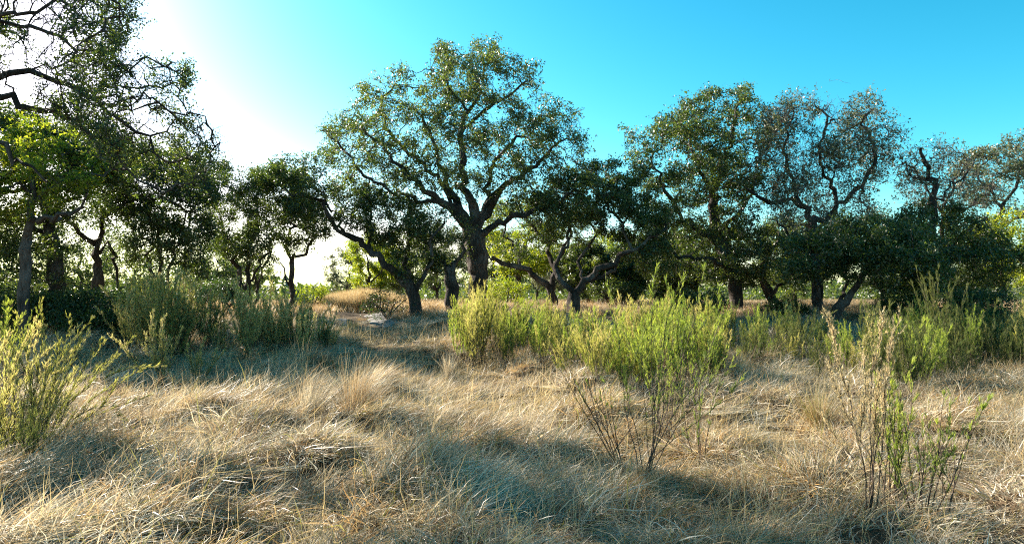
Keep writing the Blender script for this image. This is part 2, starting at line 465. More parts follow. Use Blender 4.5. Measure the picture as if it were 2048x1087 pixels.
def skeleton(limbs, Y, rng, step=0.24, gnarl=0.07):
    """limbs: lists of (px, py, depth offset, radius px); the first point of a later limb snaps to the nearest earlier node"""
    pos = []; par = []; rad = []
    for li, limb in enumerate(limbs):
        pts = [P(a[0], a[1], Y + a[2]) for a in limb]
        rr = [a[3] * (0.82 if a[3] > 11 else 0.62) / FPX * (Y + a[2]) for a in limb]
        if li == 0:
            pos.append(pts[0]); par.append(-1); rad.append(rr[0]); last = 0
        else:
            dd = np.linalg.norm(np.array(pos) - pts[0], axis=1); last = int(dd.argmin()); pts[0] = pos[last]
        # Catmull-Rom through the limb's points
        for i in range(len(pts) - 1):
            p0 = pts[max(0, i - 1)]; p1 = pts[i]; p2 = pts[i + 1]; p3 = pts[min(len(pts) - 1, i + 2)]
            L = np.linalg.norm(p2 - p1); m = max(1, int(round(L / step)))
            for k in range(1, m + 1):
                t = k / m
                q = 0.5 * ((2 * p1) + (-p0 + p2) * t + (2 * p0 - 5 * p1 + 4 * p2 - p3) * t * t + (-p0 + 3 * p1 - 3 * p2 + p3) * t ** 3)
                r = rr[i] * (1 - t) + rr[i + 1] * t
                q = q + rng.normal(size=3) * gnarl * (0.35 if r > 0.12 else 1)
                pos.append(q); par.append(last); rad.append(r); last = len(pos) - 1
    return np.array(pos), np.array(par), np.array(rad)

def colonize(pos0, par0, att, rng, D=0.22, kill=0.34, infl=4.0, jit=0.35, iters=70, frozen=4):
    M0 = len(pos0); cap = M0 + 30000
    pos = np.zeros((cap, 3)); par = np.full(cap, -1); nch = np.zeros(cap, int)
    pos[:M0] = pos0; par[:M0] = par0; n = M0
    alive = np.ones(len(att), bool)
    src = np.arange(frozen, M0)
    nd = np.full(len(att), 1e9); ni = np.zeros(len(att), int)
    for s in range(0, len(src), 64):
        b = src[s:s + 64]
        dm = np.linalg.norm(att[:, None] - pos[b][None], axis=2)
        j = dm.argmin(1); v = dm[np.arange(len(att)), j]; up = v < nd
        nd[up] = v[up]; ni[up] = b[j[up]]
    alive &= nd > kill
    for it in range(iters):
        act = np.where(alive & (nd < infl))[0]
        if not len(act): break
        own = ni[act]; v = att[act] - pos[own]; v /= np.maximum(np.linalg.norm(v, axis=1, keepdims=True), 1e-6)
        u, inv = np.unique(own, return_inverse=True)
        acc = np.zeros((len(u), 3)); np.add.at(acc, inv, v)
        okc = nch[u] < 3
        u = u[okc]; acc = acc[okc]
        if not len(u): break
        acc /= np.maximum(np.linalg.norm(acc, axis=1, keepdims=True), 1e-6)
        acc += rng.normal(size=acc.shape) * jit
        acc /= np.linalg.norm(acc, axis=1, keepdims=True)
        k = len(u)
        if n + k > cap: break
        pos[n:n + k] = pos[u] + acc * D; par[n:n + k] = u; nch[u] += 1
        al = np.where(alive)[0]
        dm = np.linalg.norm(att[al][:, None] - pos[n:n + k][None], axis=2)
        j = dm.argmin(1); vv = dm[np.arange(len(al)), j]; up = vv < nd[al]
        nd[al[up]] = vv[up]; ni[al[up]] = n + j[up]
        # a node that has used its branches hands its points over
        full = alive & (nch[ni] >= 3)
        alive[full & (rng.random(len(att)) < 0.3)] = False
        n += k
        alive &= nd > kill
    return pos[:n], par[:n]

def pipe(par, rad_in, nfix, r0=0.0095, ex=2.2):
    n = len(par); acc = np.zeros(n); rad = np.zeros(n)
    best = np.full(n, -1); bestr = np.zeros(n)
    for i in range(n - 1, -1, -1):
        r = acc[i] ** (1 / ex) if acc[i] > 0 else r0
        r = max(r, r0)
        if i < nfix: r = max(rad_in[i], min(r, rad_in[i] * 1.1))
        rad[i] = r
        p = par[i]
        if p >= 0:
            acc[p] += r ** ex
            if r > bestr[p]: bestr[p] = r; best[p] = i
    cont = np.zeros(n, bool); b = best[best >= 0]; cont[b] = True
    return rad, cont

def twigs(anchor, dirs, rng, seg=3, step=0.09, spread=0.7, droop=0.0):
    """short wandering twigs: returns pos, par (each chain starts at a copy of its anchor)"""
    n = len(anchor)
    d = dirs + rng.normal(size=(n, 3)) * spread; d /= np.linalg.norm(d, axis=1, keepdims=True)
    P0 = [anchor]; cur = anchor
    for s in range(seg):
        cur = cur + d * (step * rng.uniform(0.6, 1.4, n))[:, None]
        P0.append(cur)
        d = d + rng.normal(size=(n, 3)) * 0.38; d[:, 2] -= droop; d /= np.linalg.norm(d, axis=1, keepdims=True)
    A = np.stack(P0, 1)                      # n, seg+1, 3
    par = np.arange(n * (seg + 1)).reshape(n, seg + 1) - 1; par[:, 0] = -1
    return A.reshape(-1, 3), par.ravel()

def build_tree(name, label, cat, Y, limbs, polys, natt, nleaf, tmax=3.0, thr=0.0, leaf='oak_leaf', wood='bark', lsize=0.075,
               seed=1, holes=(), kill=0.34, D=0.22, bare=0.0, ntwig=1.0, twigmat=None, infl=4.0, quad=True, group=None, spread=0.125, twiglen=0.09, droop=0.0, jit=0.4, vines=()):
    rng = np.random.default_rng(seed)
    polys = [(p, 0.0) if not (isinstance(p, tuple) and len(p) == 2 and isinstance(p[0], list)) else p for p in polys]
    sp, spar, srad = skeleton(limbs, Y, rng)
    # the trunk foot goes into the ground
    b = sp[0].copy(); g = float(ground(b[0], b[1]))
    root = np.array([b[0], b[1], g])
    if b[2] > g - 0.1:
        foot = np.array([b[0], b[1], g - 0.15])
        sp = np.vstack([foot[None], sp]); spar = np.concatenate([[-1], spar + 1]); srad = np.concatenate([[srad[0] * 1.18], srad])
        spar[1] = 0
    att = crown_points(polys, Y, natt, tmax, rng, seed * 13 + 1, thr, holes)
    pos, par = colonize(sp, spar, att, rng, D=D, kill=kill, infl=infl, jit=jit, frozen=min(6, len(sp) // 3))
    rad, cont = pipe(par, srad, len(sp))
    nd = len(pos)
    nchild = np.bincount(par[par >= 0], minlength=nd)
    thin = np.where((rad < 0.026) & (np.arange(nd) >= len(sp)))[0]
    if not len(thin): thin = np.array([nd - 1])
    dirs = pos - pos[np.maximum(par, 0)]; dirs /= np.maximum(np.linalg.norm(dirs, axis=1, keepdims=True), 1e-6)
    t = thing(name, label, cat, root, group)
    W = M[wood]
    loc = root[None]
    V, F = tubes(pos - loc, par, rad, cont, rad >= min(0.055, rad[0] * .5), seed=seed, rough=0.34)
    link('trunk', mesh('trunk', V, [F], [W], smooth_shade=True), t)
    V, F = tubes(pos - loc, par, rad, cont, rad < min(0.055, rad[0] * .5), seed=seed)
    tri0 = len(F)
    if len(F): link('branches', mesh('branches', V, [F], [W]), t, 'stuff')
    # twigs and leaves
    k = int(len(thin) * ntwig)
    src = rng.choice(thin, k) if len(thin) else thin
    tp, tpar = twigs(pos[src], dirs[src], rng, step=twiglen, droop=droop)
    tr = np.full(len(tp), 0.0058)
    tr = tr * np.tile([1.2, 1.0, 0.85, 0.6], len(src))
    V, F = tubes(tp - loc, tpar, tr, np.ones(len(tp), bool), np.ones(len(tp), bool))
    if len(F): link('twigs', mesh('twigs', V, [F], [M[twigmat] if twigmat else W]), t, 'stuff')
    if nleaf:
        # leaves gather on twigs; some sprays stay bare
        use = np.arange(len(tp)).reshape(-1, 4)[:, 1:]
        keep = vnoise(tp[use[:, 0], 0] * 1.6, tp[use[:, 0], 1] * 1.6, tp[use[:, 0], 2] * 1.6, seed=seed + 77) > (bare * 2 - 1)
        use = use[keep]
        if len(use):
            nleaf = int(nleaf * 1.85)
            ncl = nleaf // 4
            c = tp[rng.choice(use.ravel(), ncl)] + rng.normal(size=(ncl, 3)) * spread * np.array([1, 1, 0.75])
            c = np.repeat(c, 4, 0) + rng.normal(size=(ncl * 4, 3)) * .05
            V, F, r = leaves(c - loc, lsize * 1.04, rng, asp=0.66, quad=False)
            link('crown', mesh('crown', V, [F], [M[leaf]], {'rnd': r}), t, 'stuff')
    for vi, (vx, vy, rx, ry, n, ln) in enumerate(vines):
        st = PV(vx + rng.normal(size=n) * rx, vy + rng.normal(size=n) * ry, Y + rng.normal(size=n) * .5)
        dv = rng.normal(size=(n, 3)) * .45; dv[:, 2] -= 1.0; dv /= np.linalg.norm(dv, axis=1, keepdims=True)
        vp, vpar = twigs(st, dv, rng, seg=9, step=ln / 9, spread=.25, droop=.06)
        vr = np.full(len(vp), .0055) * np.tile(np.linspace(1.1, .6, 10), n)
        V, F = tubes(vp - loc, vpar, vr, np.ones(len(vp), bool), np.ones(len(vp), bool))
        link('hanging_twigs', mesh('hanging_twigs', V, [F], [M['twig_grey']]), t, 'stuff')
    return t

# ------------------------------------------------------------------ the oaks
OAKS = 'live oaks along the far side of the clearing'

# the tall central oak
build_tree('oak_tree', 'tallest live oak in the middle with a thick straight grey trunk and broad domed crown', 'tree', 27.0,
  [[(957, 622, 0, 23), (955, 590, 0, 20), (957, 540, 0, 21), (950, 495, 0, 24), (941, 458, 0, 21)],
   [(941, 458, 0, 15), (915, 425, -.3, 13), (880, 400, -.8, 10), (840, 372, -1.2, 8), (805, 340, -1.5, 7), (775, 300, -1.6, 5), (745, 270, -1.6, 4)],
   [(941, 458, 0, 13), (912, 400, .5, 11), (892, 362, .9, 9), (880, 325, 1.1, 7), (862, 275, 1.0, 5), (840, 225, .8, 4)],
   [(945, 462, 0, 14), (948, 415, -.3, 12), (928, 372, -.6, 10), (930, 325, -.5, 9), (927, 285, -.3, 9), (925, 255, 0, 8), (938, 225, .2, 6), (958, 195, .2, 5), (962, 150, .1, 4), (985, 115, 0, 3)],
   [(938, 225, .2, 5), (905, 180, .1, 4), (880, 150, 0, 3)],
   [(926, 262, 0, 6), (975, 215, -.4, 5), (1020, 190, -.7, 4), (1050, 165, -.8, 3)],
   [(947, 470, 0, 14), (982, 405, .2, 12), (1008, 372, .2, 10), (1050, 345, 0, 8), (1085, 315, -.3, 6), (1120, 280, -.5, 4)],
   [(982, 405, .2, 8), (975, 360, .8, 7), (1000, 310, 1.2, 6), (1040, 270, 1.3, 4)],
   [(950, 482, 0, 12), (1000, 445, -.6, 9), (1050, 428, -1.2, 8), (1100, 415, -1.6, 6), (1145, 385, -1.8, 4)],
   [(880, 400, -.8, 7), (820, 395, -1.4, 6), (760, 372, -1.8, 5), (710, 330, -2, 4), (680, 290, -2, 3)],
   [(915, 425, 0, 7), (870, 350, 1.6, 6), (800, 290, 2.0, 5), (760, 220, 1.8, 4), (790, 170, 1.5, 3)],
  ],
  [[(640, 255), (668, 232), (705, 215), (722, 175), (758, 165), (790, 128), (815, 150), (845, 140), (855, 112), (880, 84), (905, 78), (930, 92), (960, 74), (1000, 82), (1012, 112), (1040, 122), (1072, 120), (1082, 160), (1095, 195), (1140, 212), (1150, 248), (1172, 262), (1172, 320), (1188, 350), (1165, 400), (1100, 425), (1060, 395), (1000, 380), (960, 400), (900, 385), (850, 420), (790, 430), (745, 400), (700, 385), (655, 350), (640, 300)]],
  3400, 50000, vines=[(950, 455, 30, 22, 150, .9), (905, 545, 22, 22, 90, .8), (1050, 440, 30, 25, 110, .8)], tmax=3.4, thr=0.04, seed=21, holes=[(935, 215, 15), (975, 240, 11), (895, 225, 10), (800, 265, 14), (700, 360, 10), (1060, 215, 9), (1075, 330, 12)], lsize=0.072, bare=0.22, group=None)

# leaning oak left of it
build_tree('oak_tree', 'oak leaning left over the trail with one long curved limb reaching out low', 'tree', 25.5,
  [[(836, 640, 0, 17), (832, 610, 0, 15), (822, 580, 0, 14)],
   [(822, 580, 0, 13), (800, 552, 0, 12), (770, 530, -.1, 11), (745, 507, -.2, 10), (715, 487, -.3, 9), (690, 472, -.4, 8), (668, 442, -.5, 7), (650, 415, -.6, 6), (628, 400, -.6, 5), (598, 388, -.6, 4), (565, 375, -.6, 3)],
   [(815, 570, 0, 10), (812, 520, .3, 8), (816, 460, .6, 7), (820, 400, .8, 5)],
   [(826, 590, 0, 9), (850, 545, -.3, 7), (866, 515, -.5, 6), (858, 480, -.7, 5), (890, 440, -.7, 3)],
   [(745, 507, -.2, 6), (740, 470, .2, 5), (742, 430, .5, 4), (735, 385, .6, 3)],
   [(690, 472, -.4, 5), (660, 420, .5, 4), (640, 380, 1, 3)]],
  [[(530, 335), (580, 300), (620, 310), (650, 330), (700, 370), (760, 395), (820, 390), (880, 430), (890, 480), (850, 500), (790, 495), (745, 480), (705, 462), (672, 430), (640, 428), (590, 440), (540, 400)],
   [(800, 500), (880, 490), (900, 530), (850, 545), (800, 535)]],
  1000, 20000, tmax=1.9, thr=-0.06, seed=22, lsize=0.07, bare=0.2)

build_tree('oak_tree', 'slim dark oak standing alone left of the white sky gap with a forked top', 'tree', 28.0,
  [[(583, 640, 0, 8), (583, 600, 0, 8), (583, 560, 0, 8), (588, 530, 0, 7)],
   [(588, 530, 0, 6), (604, 505, -.2, 5), (622, 488, -.3, 4), (640, 470, -.4, 3)],
   [(588, 530, 0, 6), (576, 490, .2, 5), (584, 450, .3, 5), (596, 410, .3, 4), (590, 360, .3, 3)],
   [(583, 570, 0, 4), (570, 545, .1, 3), (558, 520, .2, 2)]],
  [[(525, 345), (560, 322), (605, 335), (640, 380), (662, 420), (655, 470), (630, 492), (600, 500), (560, 485), (530, 460), (515, 400)]],
  520, 12000, tmax=1.9, thr=-0.02, seed=23, lsize=0.075, bare=0.1)

build_tree('oak_tree', 'oak with two slim parallel trunks behind the seeding weeds, left of the slim dark oak', 'tree', 26.5,
  [[(486, 645, 0, 9), (484, 600, 0, 8), (482, 560, 0, 8), (472, 520, 0, 7), (455, 480, 0, 5), (440, 440, 0, 4)],
   [(486, 630, .3, 8), (495, 590, .3, 7), (497, 540, .4, 7), (500, 500, .4, 5), (515, 440, .4, 4), (510, 380, .4, 3)],
   [(497, 560, .3, 4), (525, 520, .6, 4), (545, 480, .8, 3)]],
  [[(385, 340), (430, 312), (480, 340), (520, 325), (548, 350), (545, 420), (550, 490), (520, 530), (470, 535), (430, 500), (400, 450), (390, 390)]],
  800, 20000, tmax=2.0, thr=-0.05, seed=24, lsize=0.065, bare=0.15)

build_tree('bare_tree', 'small nearly leafless forked tree just right of the twin-trunk oak', 'tree', 28.5,
  [[(512, 640, 0, 5), (512, 605, 0, 5), (510, 575, 0, 5)],
   [(510, 575, 0, 4), (524, 548, 0, 3), (538, 515, 0, 3), (545, 490, 0, 2)],
   [(510, 575, 0, 3), (502, 545, 0, 3), (500, 515, 0, 2)]],
  [[(490, 500), (520, 490), (560, 505), (560, 560), (530, 570), (495, 545)]],
  70, 300, tmax=0.8, thr=-0.5, seed=25, kill=0.25, D=0.16)

# left wood
build_tree('oak_tree', 'forked dark oak between the pale trunk and the seeding weeds, limbs parting in a Y', 'tree', 23.0,
  [[(200, 665, 0, 14), (198, 610, 0, 13), (197, 560, 0, 12), (192, 510, 0, 11), (186, 482, 0, 10)],
   [(186, 482, 0, 8), (160, 460, -.2, 7), (130, 442, -.4, 6), (100, 420, -.5, 5), (70, 380, -.6, 4)],
   [(186, 482, 0, 8), (204, 448, .2, 7), (214, 405, .4, 6), (240, 360, .5, 5), (290, 330, .6, 4), (350, 330, .6, 3)],
   [(192, 500, 0, 6), (216, 488, .3, 6), (230, 512, .4, 5), (236, 550, .5, 4), (238, 590, .5, 3)],
   [(214, 405, .4, 5), (270, 400, -.3, 4), (330, 400, -.6, 4), (390, 420, -.8, 3)]],
  [[(60, 330), (150, 290), (220, 262), (300, 280), (370, 300), (420, 345), (440, 400), (425, 470), (380, 500), (320, 470), (270, 440), (230, 460), (150, 430), (90, 420)],
   [(240, 470), (330, 460), (420, 500), (430, 545), (340, 560), (250, 530)]],
  1300, 21000, tmax=2.8, thr=0.02, seed=26, lsize=0.062, bare=0.25, leaf='oak_leaf')

build_tree('oak_tree', 'straight pale-barked trunk at far left under leaves with sunlit yellow-green put into their colour', 'tree', 18.5,
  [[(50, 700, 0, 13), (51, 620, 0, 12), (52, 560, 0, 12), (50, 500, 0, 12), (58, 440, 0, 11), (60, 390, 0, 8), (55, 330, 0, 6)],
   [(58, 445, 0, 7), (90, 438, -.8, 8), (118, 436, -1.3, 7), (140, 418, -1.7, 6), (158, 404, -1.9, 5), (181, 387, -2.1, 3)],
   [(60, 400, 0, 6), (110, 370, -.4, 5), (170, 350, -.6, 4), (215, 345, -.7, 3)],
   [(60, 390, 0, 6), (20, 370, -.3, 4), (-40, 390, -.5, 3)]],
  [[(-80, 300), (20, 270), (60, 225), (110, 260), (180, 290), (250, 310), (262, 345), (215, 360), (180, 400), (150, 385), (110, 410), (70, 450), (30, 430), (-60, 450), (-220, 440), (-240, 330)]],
  800, 12000, tmax=1.7, thr=-0.06, seed=27, lsize=0.075, bare=0.2, leaf='oak_leaf_sun_toned', wood='bark_pale', kill=0.28, D=0.18)

build_tree('oak_tree', 'shaggy dark trunk just right of the pale trunk at far left', 'tree', 20.8,
  [[(116, 690, 0, 19), (114, 620, 0, 17), (110, 540, 0, 17), (104, 480, 0, 15), (96, 430, 0, 12), (90, 370, 0, 8)],
   [(104, 480, 0, 8), (60, 450, .4, 6), (10, 430, .6, 5), (-50, 420, .6, 4)],
   [(96, 430, 0, 8), (140, 400, .3, 6), (180, 380, .5, 4)]],
  [[(-120, 400), (-20, 380), (70, 370), (130, 400), (160, 450), (140, 520), (120, 560), (60, 560), (-40, 600), (-120, 560)]],
  800, 14000, tmax=2.0, thr=0.05, seed=28, lsize=0.066, bare=0.25, leaf='oak_leaf')


# overhanging foreground oak, trunk outside the picture
build_tree('oak_tree', 'near oak overhanging from the top left corner with long sweeping thinly leaved limbs', 'tree', 13.0,
  [[(-420, 760, 0, 40), (-400, 600, 0, 36), (-370, 450, 0, 34), (-330, 360, 0, 30)],
   [(-330, 360, 0, 18), (-220, 270, 0, 16), (-100, 215, 0, 13), (0, 190, 0, 10), (60, 212, 0, 9), (118, 236, -.1, 8), (165, 262, -.2, 7), (200, 300, -.2, 6), (235, 335, -.2, 5), (280, 350, -.3, 4), (330, 375, -.3, 3)],
   [(-220, 270, 0, 16), (-120, 185, .3, 13), (0, 150, .4, 10), (60, 156, .4, 9), (140, 176, .5, 8), (190, 205, .5, 6), (250, 240, .6, 5), (300, 288, .6, 4), (335, 318, .6, 3)],
   [(140, 176, .5, 5), (210, 180, .8, 4), (300, 176, 1.0, 3), (385, 160, 1.1, 2)],
   [(190, 205, .5, 4), (270, 215, .2, 3), (340, 220, 0, 3), (400, 235, -.1, 2)],
   [(-330, 360, 0, 16), (-260, 180, 0, 14), (-140, 60, 0, 11), (-50, 20, 0, 9), (0, 38, 0, 7), (60, 58, 0, 6), (120, 82, 0, 5), (190, 98, 0, 4), (260, 110, 0, 3), (330, 135, 0, 2)],
   [(-50, 20, 0, 7), (40, 30, -.5, 6), (110, 12, -.7, 5), (190, -10, -.8, 4), (250, 15, -.8, 3)],
   [(-330, 360, 0, 14), (-200, 300, -.5, 12), (-80, 280, -.7, 10), (0, 290, -.8, 8), (32, 318, -.8, 7), (65, 345, -.8, 5), (92, 375, -.8, 4)],
   [(60, 156, .4, 5), (110, 130, .9, 4), (150, 100, 1.2, 3), (200, 60, 1.3, 2)],
   [(-140, 60, 0, 8), (-160, -60, .8, 6), (-120, -160, 1, 4)],
   [(-330, 360, 0, 14), (-300, 250, 2.5, 11), (-200, 150, 4.0, 8), (-100, 80, 5, 6)],
  ],
  [[(-60, -60), (120, -50), (240, -30), (282, 8), (262, 50), (240, 100), (310, 115), (385, 148), (378, 165), (330, 190), (400, 232), (405, 262), (455, 296), (420, 340), (390, 385), (330, 400), (270, 370), (200, 310), (120, 240), (30, 190), (-60, 130)],
   ([(-240, -60), (-200, -140), (-100, -140), (-50, 0), (-60, 90), (-160, 80), (-240, 20)], 0.0)],
  3600, 19000, tmax=2.0, thr=0.0, seed=30, lsize=0.046, bare=0.45, leaf='oak_leaf', kill=0.22, D=0.16, ntwig=1.6, spread=0.045, jit=0.45)

build_tree('oak_tree', 'oak behind the overhanging limbs at the left edge, its crown made dense to cast shade', 'tree', 20.0,  # crown made dense and dark to throw shade on the left ground
  [[(-90, 690, 0, 20), (-80, 560, 0, 18), (-60, 450, 0, 15), (-30, 380, 0, 12)],
   [(-30, 380, 0, 9), (30, 330, 0, 7), (90, 290, 0, 5), (150, 270, 0, 4)],
   [(-30, 380, 0, 8), (-50, 300, .5, 6), (-20, 240, .6, 5)],
   [(-30, 380, 0, 8), (60, 370, -.6, 6), (150, 340, -.9, 4), (230, 330, -1, 3)]],
  [[(-150, 230), (-20, 200), (80, 225), (180, 262), (250, 310), (260, 350), (180, 370), (80, 380), (0, 400), (-150, 400)]],
  1000, 30000, tmax=2.4, thr=-0.12, seed=31, lsize=0.07, bare=0.08, leaf='oak_leaf')

# right of centre
build_tree('oak_tree', 'thin oak whose curved lowest limb bends left almost to the big central trunk', 'tree', 28.5,
  [[(1108, 640, 0, 12), (1106, 600, 0, 11), (1095, 572, 0, 10)],
   [(1095, 572, 0, 10), (1068, 552, -.2, 9), (1040, 536, -.3, 8), (1008, 524, -.4, 7), (978, 515, -.5, 5), (968, 490, -.5, 3)],
   [(1104, 590, 0, 8), (1110, 545, .3, 8), (1098, 500, .5, 7), (1078, 465, .5, 5), (1050, 432, .5, 4), (1035, 400, .5, 3)],
   [(1110, 545, .3, 5), (1122, 505, .1, 5), (1140, 470, 0, 4), (1138, 430, 0, 3)],
   [(1040, 536, -.3, 4), (1030, 500, .2, 4), (1010, 470, .4, 3), (1015, 430, .5, 2)]],
  [[(985, 400), (1060, 385), (1130, 400), (1190, 420), (1190, 480), (1140, 510), (1080, 490), (1040, 500), (1000, 500), (975, 460)]],
  560, 7500, tmax=1.9, thr=0.05, seed=32, lsize=0.07, bare=0.35, twigmat='twig_grey')

build_tree('oak_tree', 'low oak with a short dark trunk forking into wide arms right of centre', 'tree', 25.5,
  [[(1146, 645, 0, 16), (1145, 620, 0, 14), (1148, 588, 0, 13)],
   [(1148, 588, 0, 9), (1122, 562, 0, 8), (1110, 540, 0, 7), (1116, 512, 0, 6), (1136, 482, .2, 5), (1140, 440, .4, 4)],
   [(1148, 588, 0, 11), (1180, 556, -.2, 10), (1218, 527, -.4, 9), (1262, 502, -.6, 7), (1300, 480, -.8, 5), (1335, 455, -.9, 4)],
   [(1180, 556, -.2, 6), (1215, 548, .3, 6), (1250, 520, .5, 5), (1290, 500, .6, 4)],
   [(1262, 502, -.6, 5), (1250, 460, -.4, 4), (1225, 420, -.3, 4), (1200, 380, -.2, 3)],
   [(1165, 570, 0, 5), (1160, 520, .6, 5), (1185, 475, .8, 4), (1180, 430, .9, 3)]],
  [[(1050, 410), (1110, 360), (1170, 335), (1225, 318), (1280, 345), (1320, 410), (1345, 470), (1320, 510), (1270, 500), (1220, 470), (1150, 450), (1080, 440)],
   [(1240, 500), (1330, 480), (1360, 540), (1290, 545)]],
  950, 25000, tmax=2.1, thr=0.0, seed=33, lsize=0.072, bare=0.15)

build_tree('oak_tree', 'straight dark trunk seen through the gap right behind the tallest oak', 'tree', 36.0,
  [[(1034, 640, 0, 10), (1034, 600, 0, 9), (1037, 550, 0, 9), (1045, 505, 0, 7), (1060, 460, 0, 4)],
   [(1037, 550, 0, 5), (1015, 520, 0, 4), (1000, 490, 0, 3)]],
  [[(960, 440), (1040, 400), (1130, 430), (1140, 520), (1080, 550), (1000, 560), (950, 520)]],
  420, 11000, tmax=2.5, thr=0.0, seed=34, lsize=0.09, bare=0.1, leaf='oak_leaf_sun_toned')

build_tree('oak_tree', 'broken thick grey stump-like trunk with shaggy dead strands left of the tallest oak', 'tree', 25.8,
  [[(908, 650, 0, 17), (906, 620, 0, 16), (904, 590, 0, 15), (902, 560, 0, 14), (896, 530, 0, 10)],
   [(902, 560, 0, 8), (918, 520, 0, 7), (930, 480, .2, 5), (925, 440, .3, 4)],
   [(899, 550, 0, 7), (880, 510, 0, 5), (850, 490, 0, 4), (830, 470, 0, 3)]],
  [[(800, 450), (860, 430), (940, 430), (945, 500), (900, 530), (840, 520)]],
  260, 2600, tmax=1.2, thr=-0.1, seed=35, lsize=0.065, bare=0.3, twigmat='twig_grey', kill=0.25, D=0.17)

build_tree('oak_tree', 'big dark oak with a peaked top left in the right-hand grove', 'tree', 27.0,
  [[(1473, 650, 0, 18), (1472, 610, 0, 16), (1470, 560, 0, 15), (1452, 515, 0, 14), (1436, 470, 0, 13), (1428, 425, 0, 12), (1426, 392, 0, 10)],
   [(1426, 392, 0, 8), (1442, 330, .3, 7), (1462, 280, .4, 6), (1474, 230, .4, 4), (1480, 180, .4, 3)],
   [(1426, 392, 0, 7), (1400, 340, -.4, 6), (1382, 290, -.6, 5), (1370, 240, -.6, 3)],
   [(1440, 500, 0, 8), (1400, 462, -.4, 7), (1362, 425, -.7, 6), (1328, 370, -.9, 5), (1300, 300, -1, 3)],
   [(1436, 470, 0, 8), (1470, 430, .5, 6), (1500, 390, .8, 5), (1520, 330, .9, 4), (1515, 270, .9, 3)],
   [(1460, 535, 0, 7), (1410, 515, -.8, 6), (1360, 510, -1.2, 5), (1310, 495, -1.4, 3)]],
  [[(1244, 258), (1285, 245), (1310, 250), (1328, 210), (1365, 190), (1400, 182), (1420, 200), (1440, 190), (1450, 160), (1470, 148), (1505, 155), (1512, 190), (1540, 225), (1550, 320), (1545, 420), (1500, 470), (1440, 460), (1380, 480), (1310, 490), (1262, 430), (1290, 385), (1252, 330)],
   [(1290, 450), (1400, 440), (1520, 450), (1550, 520), (1530, 560), (1460, 570), (1400, 565), (1350, 535), (1290, 520)]],
  1900, 42000, tmax=2.8, thr=0.02, seed=36, lsize=0.074, bare=0.2, holes=[(1450, 410, 12), (1500, 420, 14), (1325, 330, 10)])

build_tree('oak_tree', 'leaning dark trunk right of the peaked oak trunk under dense low leaves', 'tree', 28.5,
  [[(1566, 650, 0, 14), (1560, 620, 0, 13), (1540, 592, 0, 12), (1524, 552, 0, 10), (1532, 510, 0, 8), (1560, 470, 0, 5)],
   [(1540, 592, 0, 7), (1580, 550, .4, 6), (1610, 510, .6, 4)]],
  [[(1400, 470), (1500, 450), (1600, 440), (1690, 460), (1700, 540), (1640, 565), (1560, 560), (1480, 570), (1400, 550)]],
  760, 17000, tmax=2.2, thr=0.0, seed=37, lsize=0.078, bare=0.05)

build_tree('oak_tree', 'oak with a tangled greyish half-bare crown in the right-hand grove', 'tree', 25.8,
  [[(1640, 660, 0, 14), (1636, 610, 0, 13), (1632, 560, 0, 12), (1626, 490, 0, 12), (1625, 442, 0, 11)],
   [(1625, 442, 0, 8), (1606, 410, -.2, 8), (1575, 400, -.3, 7), (1540, 402, -.4, 6), (1510, 388, -.5, 5), (1480, 378, -.6, 3)],
   [(1625, 442, 0, 9), (1655, 432, .1, 9), (1672, 415, .1, 8), (1668, 385, .2, 7), (1650, 350, .3, 6), (1638, 300, .3, 5), (1650, 250, .3, 4), (1640, 210, .3, 3)],
   [(1672, 415, .1, 7), (1700, 390, -.2, 7), (1728, 365, -.3, 6), (1745, 330, -.4, 6), (1750, 300, -.4, 5), (1730, 250, -.4, 4), (1740, 210, -.4, 3)],
   [(1606, 410, -.2, 6), (1580, 350, .6, 5), (1570, 290, .8, 4), (1580, 230, .8, 3)],
   [(1626, 490, 0, 6), (1590, 470, .5, 5), (1560, 450, .7, 4)]],
  [[(1530, 215), (1560, 195), (1600, 188), (1645, 205), (1690, 212), (1705, 190), (1745, 192), (1762, 225), (1795, 240), (1822, 268), (1790, 285), (1785, 340), (1740, 380), (1690, 350), (1640, 330), (1580, 350), (1540, 330), (1520, 270)],
   [(1540, 340), (1640, 330), (1740, 370), (1760, 430), (1700, 470), (1600, 470), (1540, 420)]],
  1400, 14500, tmax=2.3, thr=0.0, seed=38, lsize=0.07, bare=0.36, leaf='oak_leaf_pale', vines=[(1620, 300, 60, 50, 260, 1.1), (1600, 440, 60, 40, 240, 1.1)], twigmat='twig_grey', ntwig=2.4, twiglen=0.14, kill=0.28, D=0.19, jit=0.6)

build_tree('oak_tree', 'low spreading oak leaning right at the front of the right-hand grove', 'tree', 22.0,
  [[(1664, 690, 0, 15), (1660, 655, 0, 14), (1676, 620, 0, 12), (1705, 585, 0, 10), (1722, 555, 0, 8), (1738, 515, 0, 6), (1745, 470, 0, 4)],
   [(1660, 655, 0, 9), (1645, 615, .3, 8), (1636, 575, .4, 7), (1620, 530, .5, 5), (1600, 490, .6, 4)],
   [(1676, 620, 0, 6), (1690, 580, .8, 6), (1690, 530, 1.0, 4)],
   [(1722, 555, 0, 5), (1770, 530, -.4, 5), (1820, 520, -.6, 4), (1860, 500, -.6, 3)]],
  [[(1560, 480), (1640, 455), (1700, 430), (1760, 440), (1830, 440), (1890, 480), (1900, 550), (1860, 575), (1780, 585), (1740, 560), (1690, 545), (1620, 560), (1560, 550)]],
  900, 20000, tmax=2.0, thr=0.02, seed=39, lsize=0.07, bare=0.05)

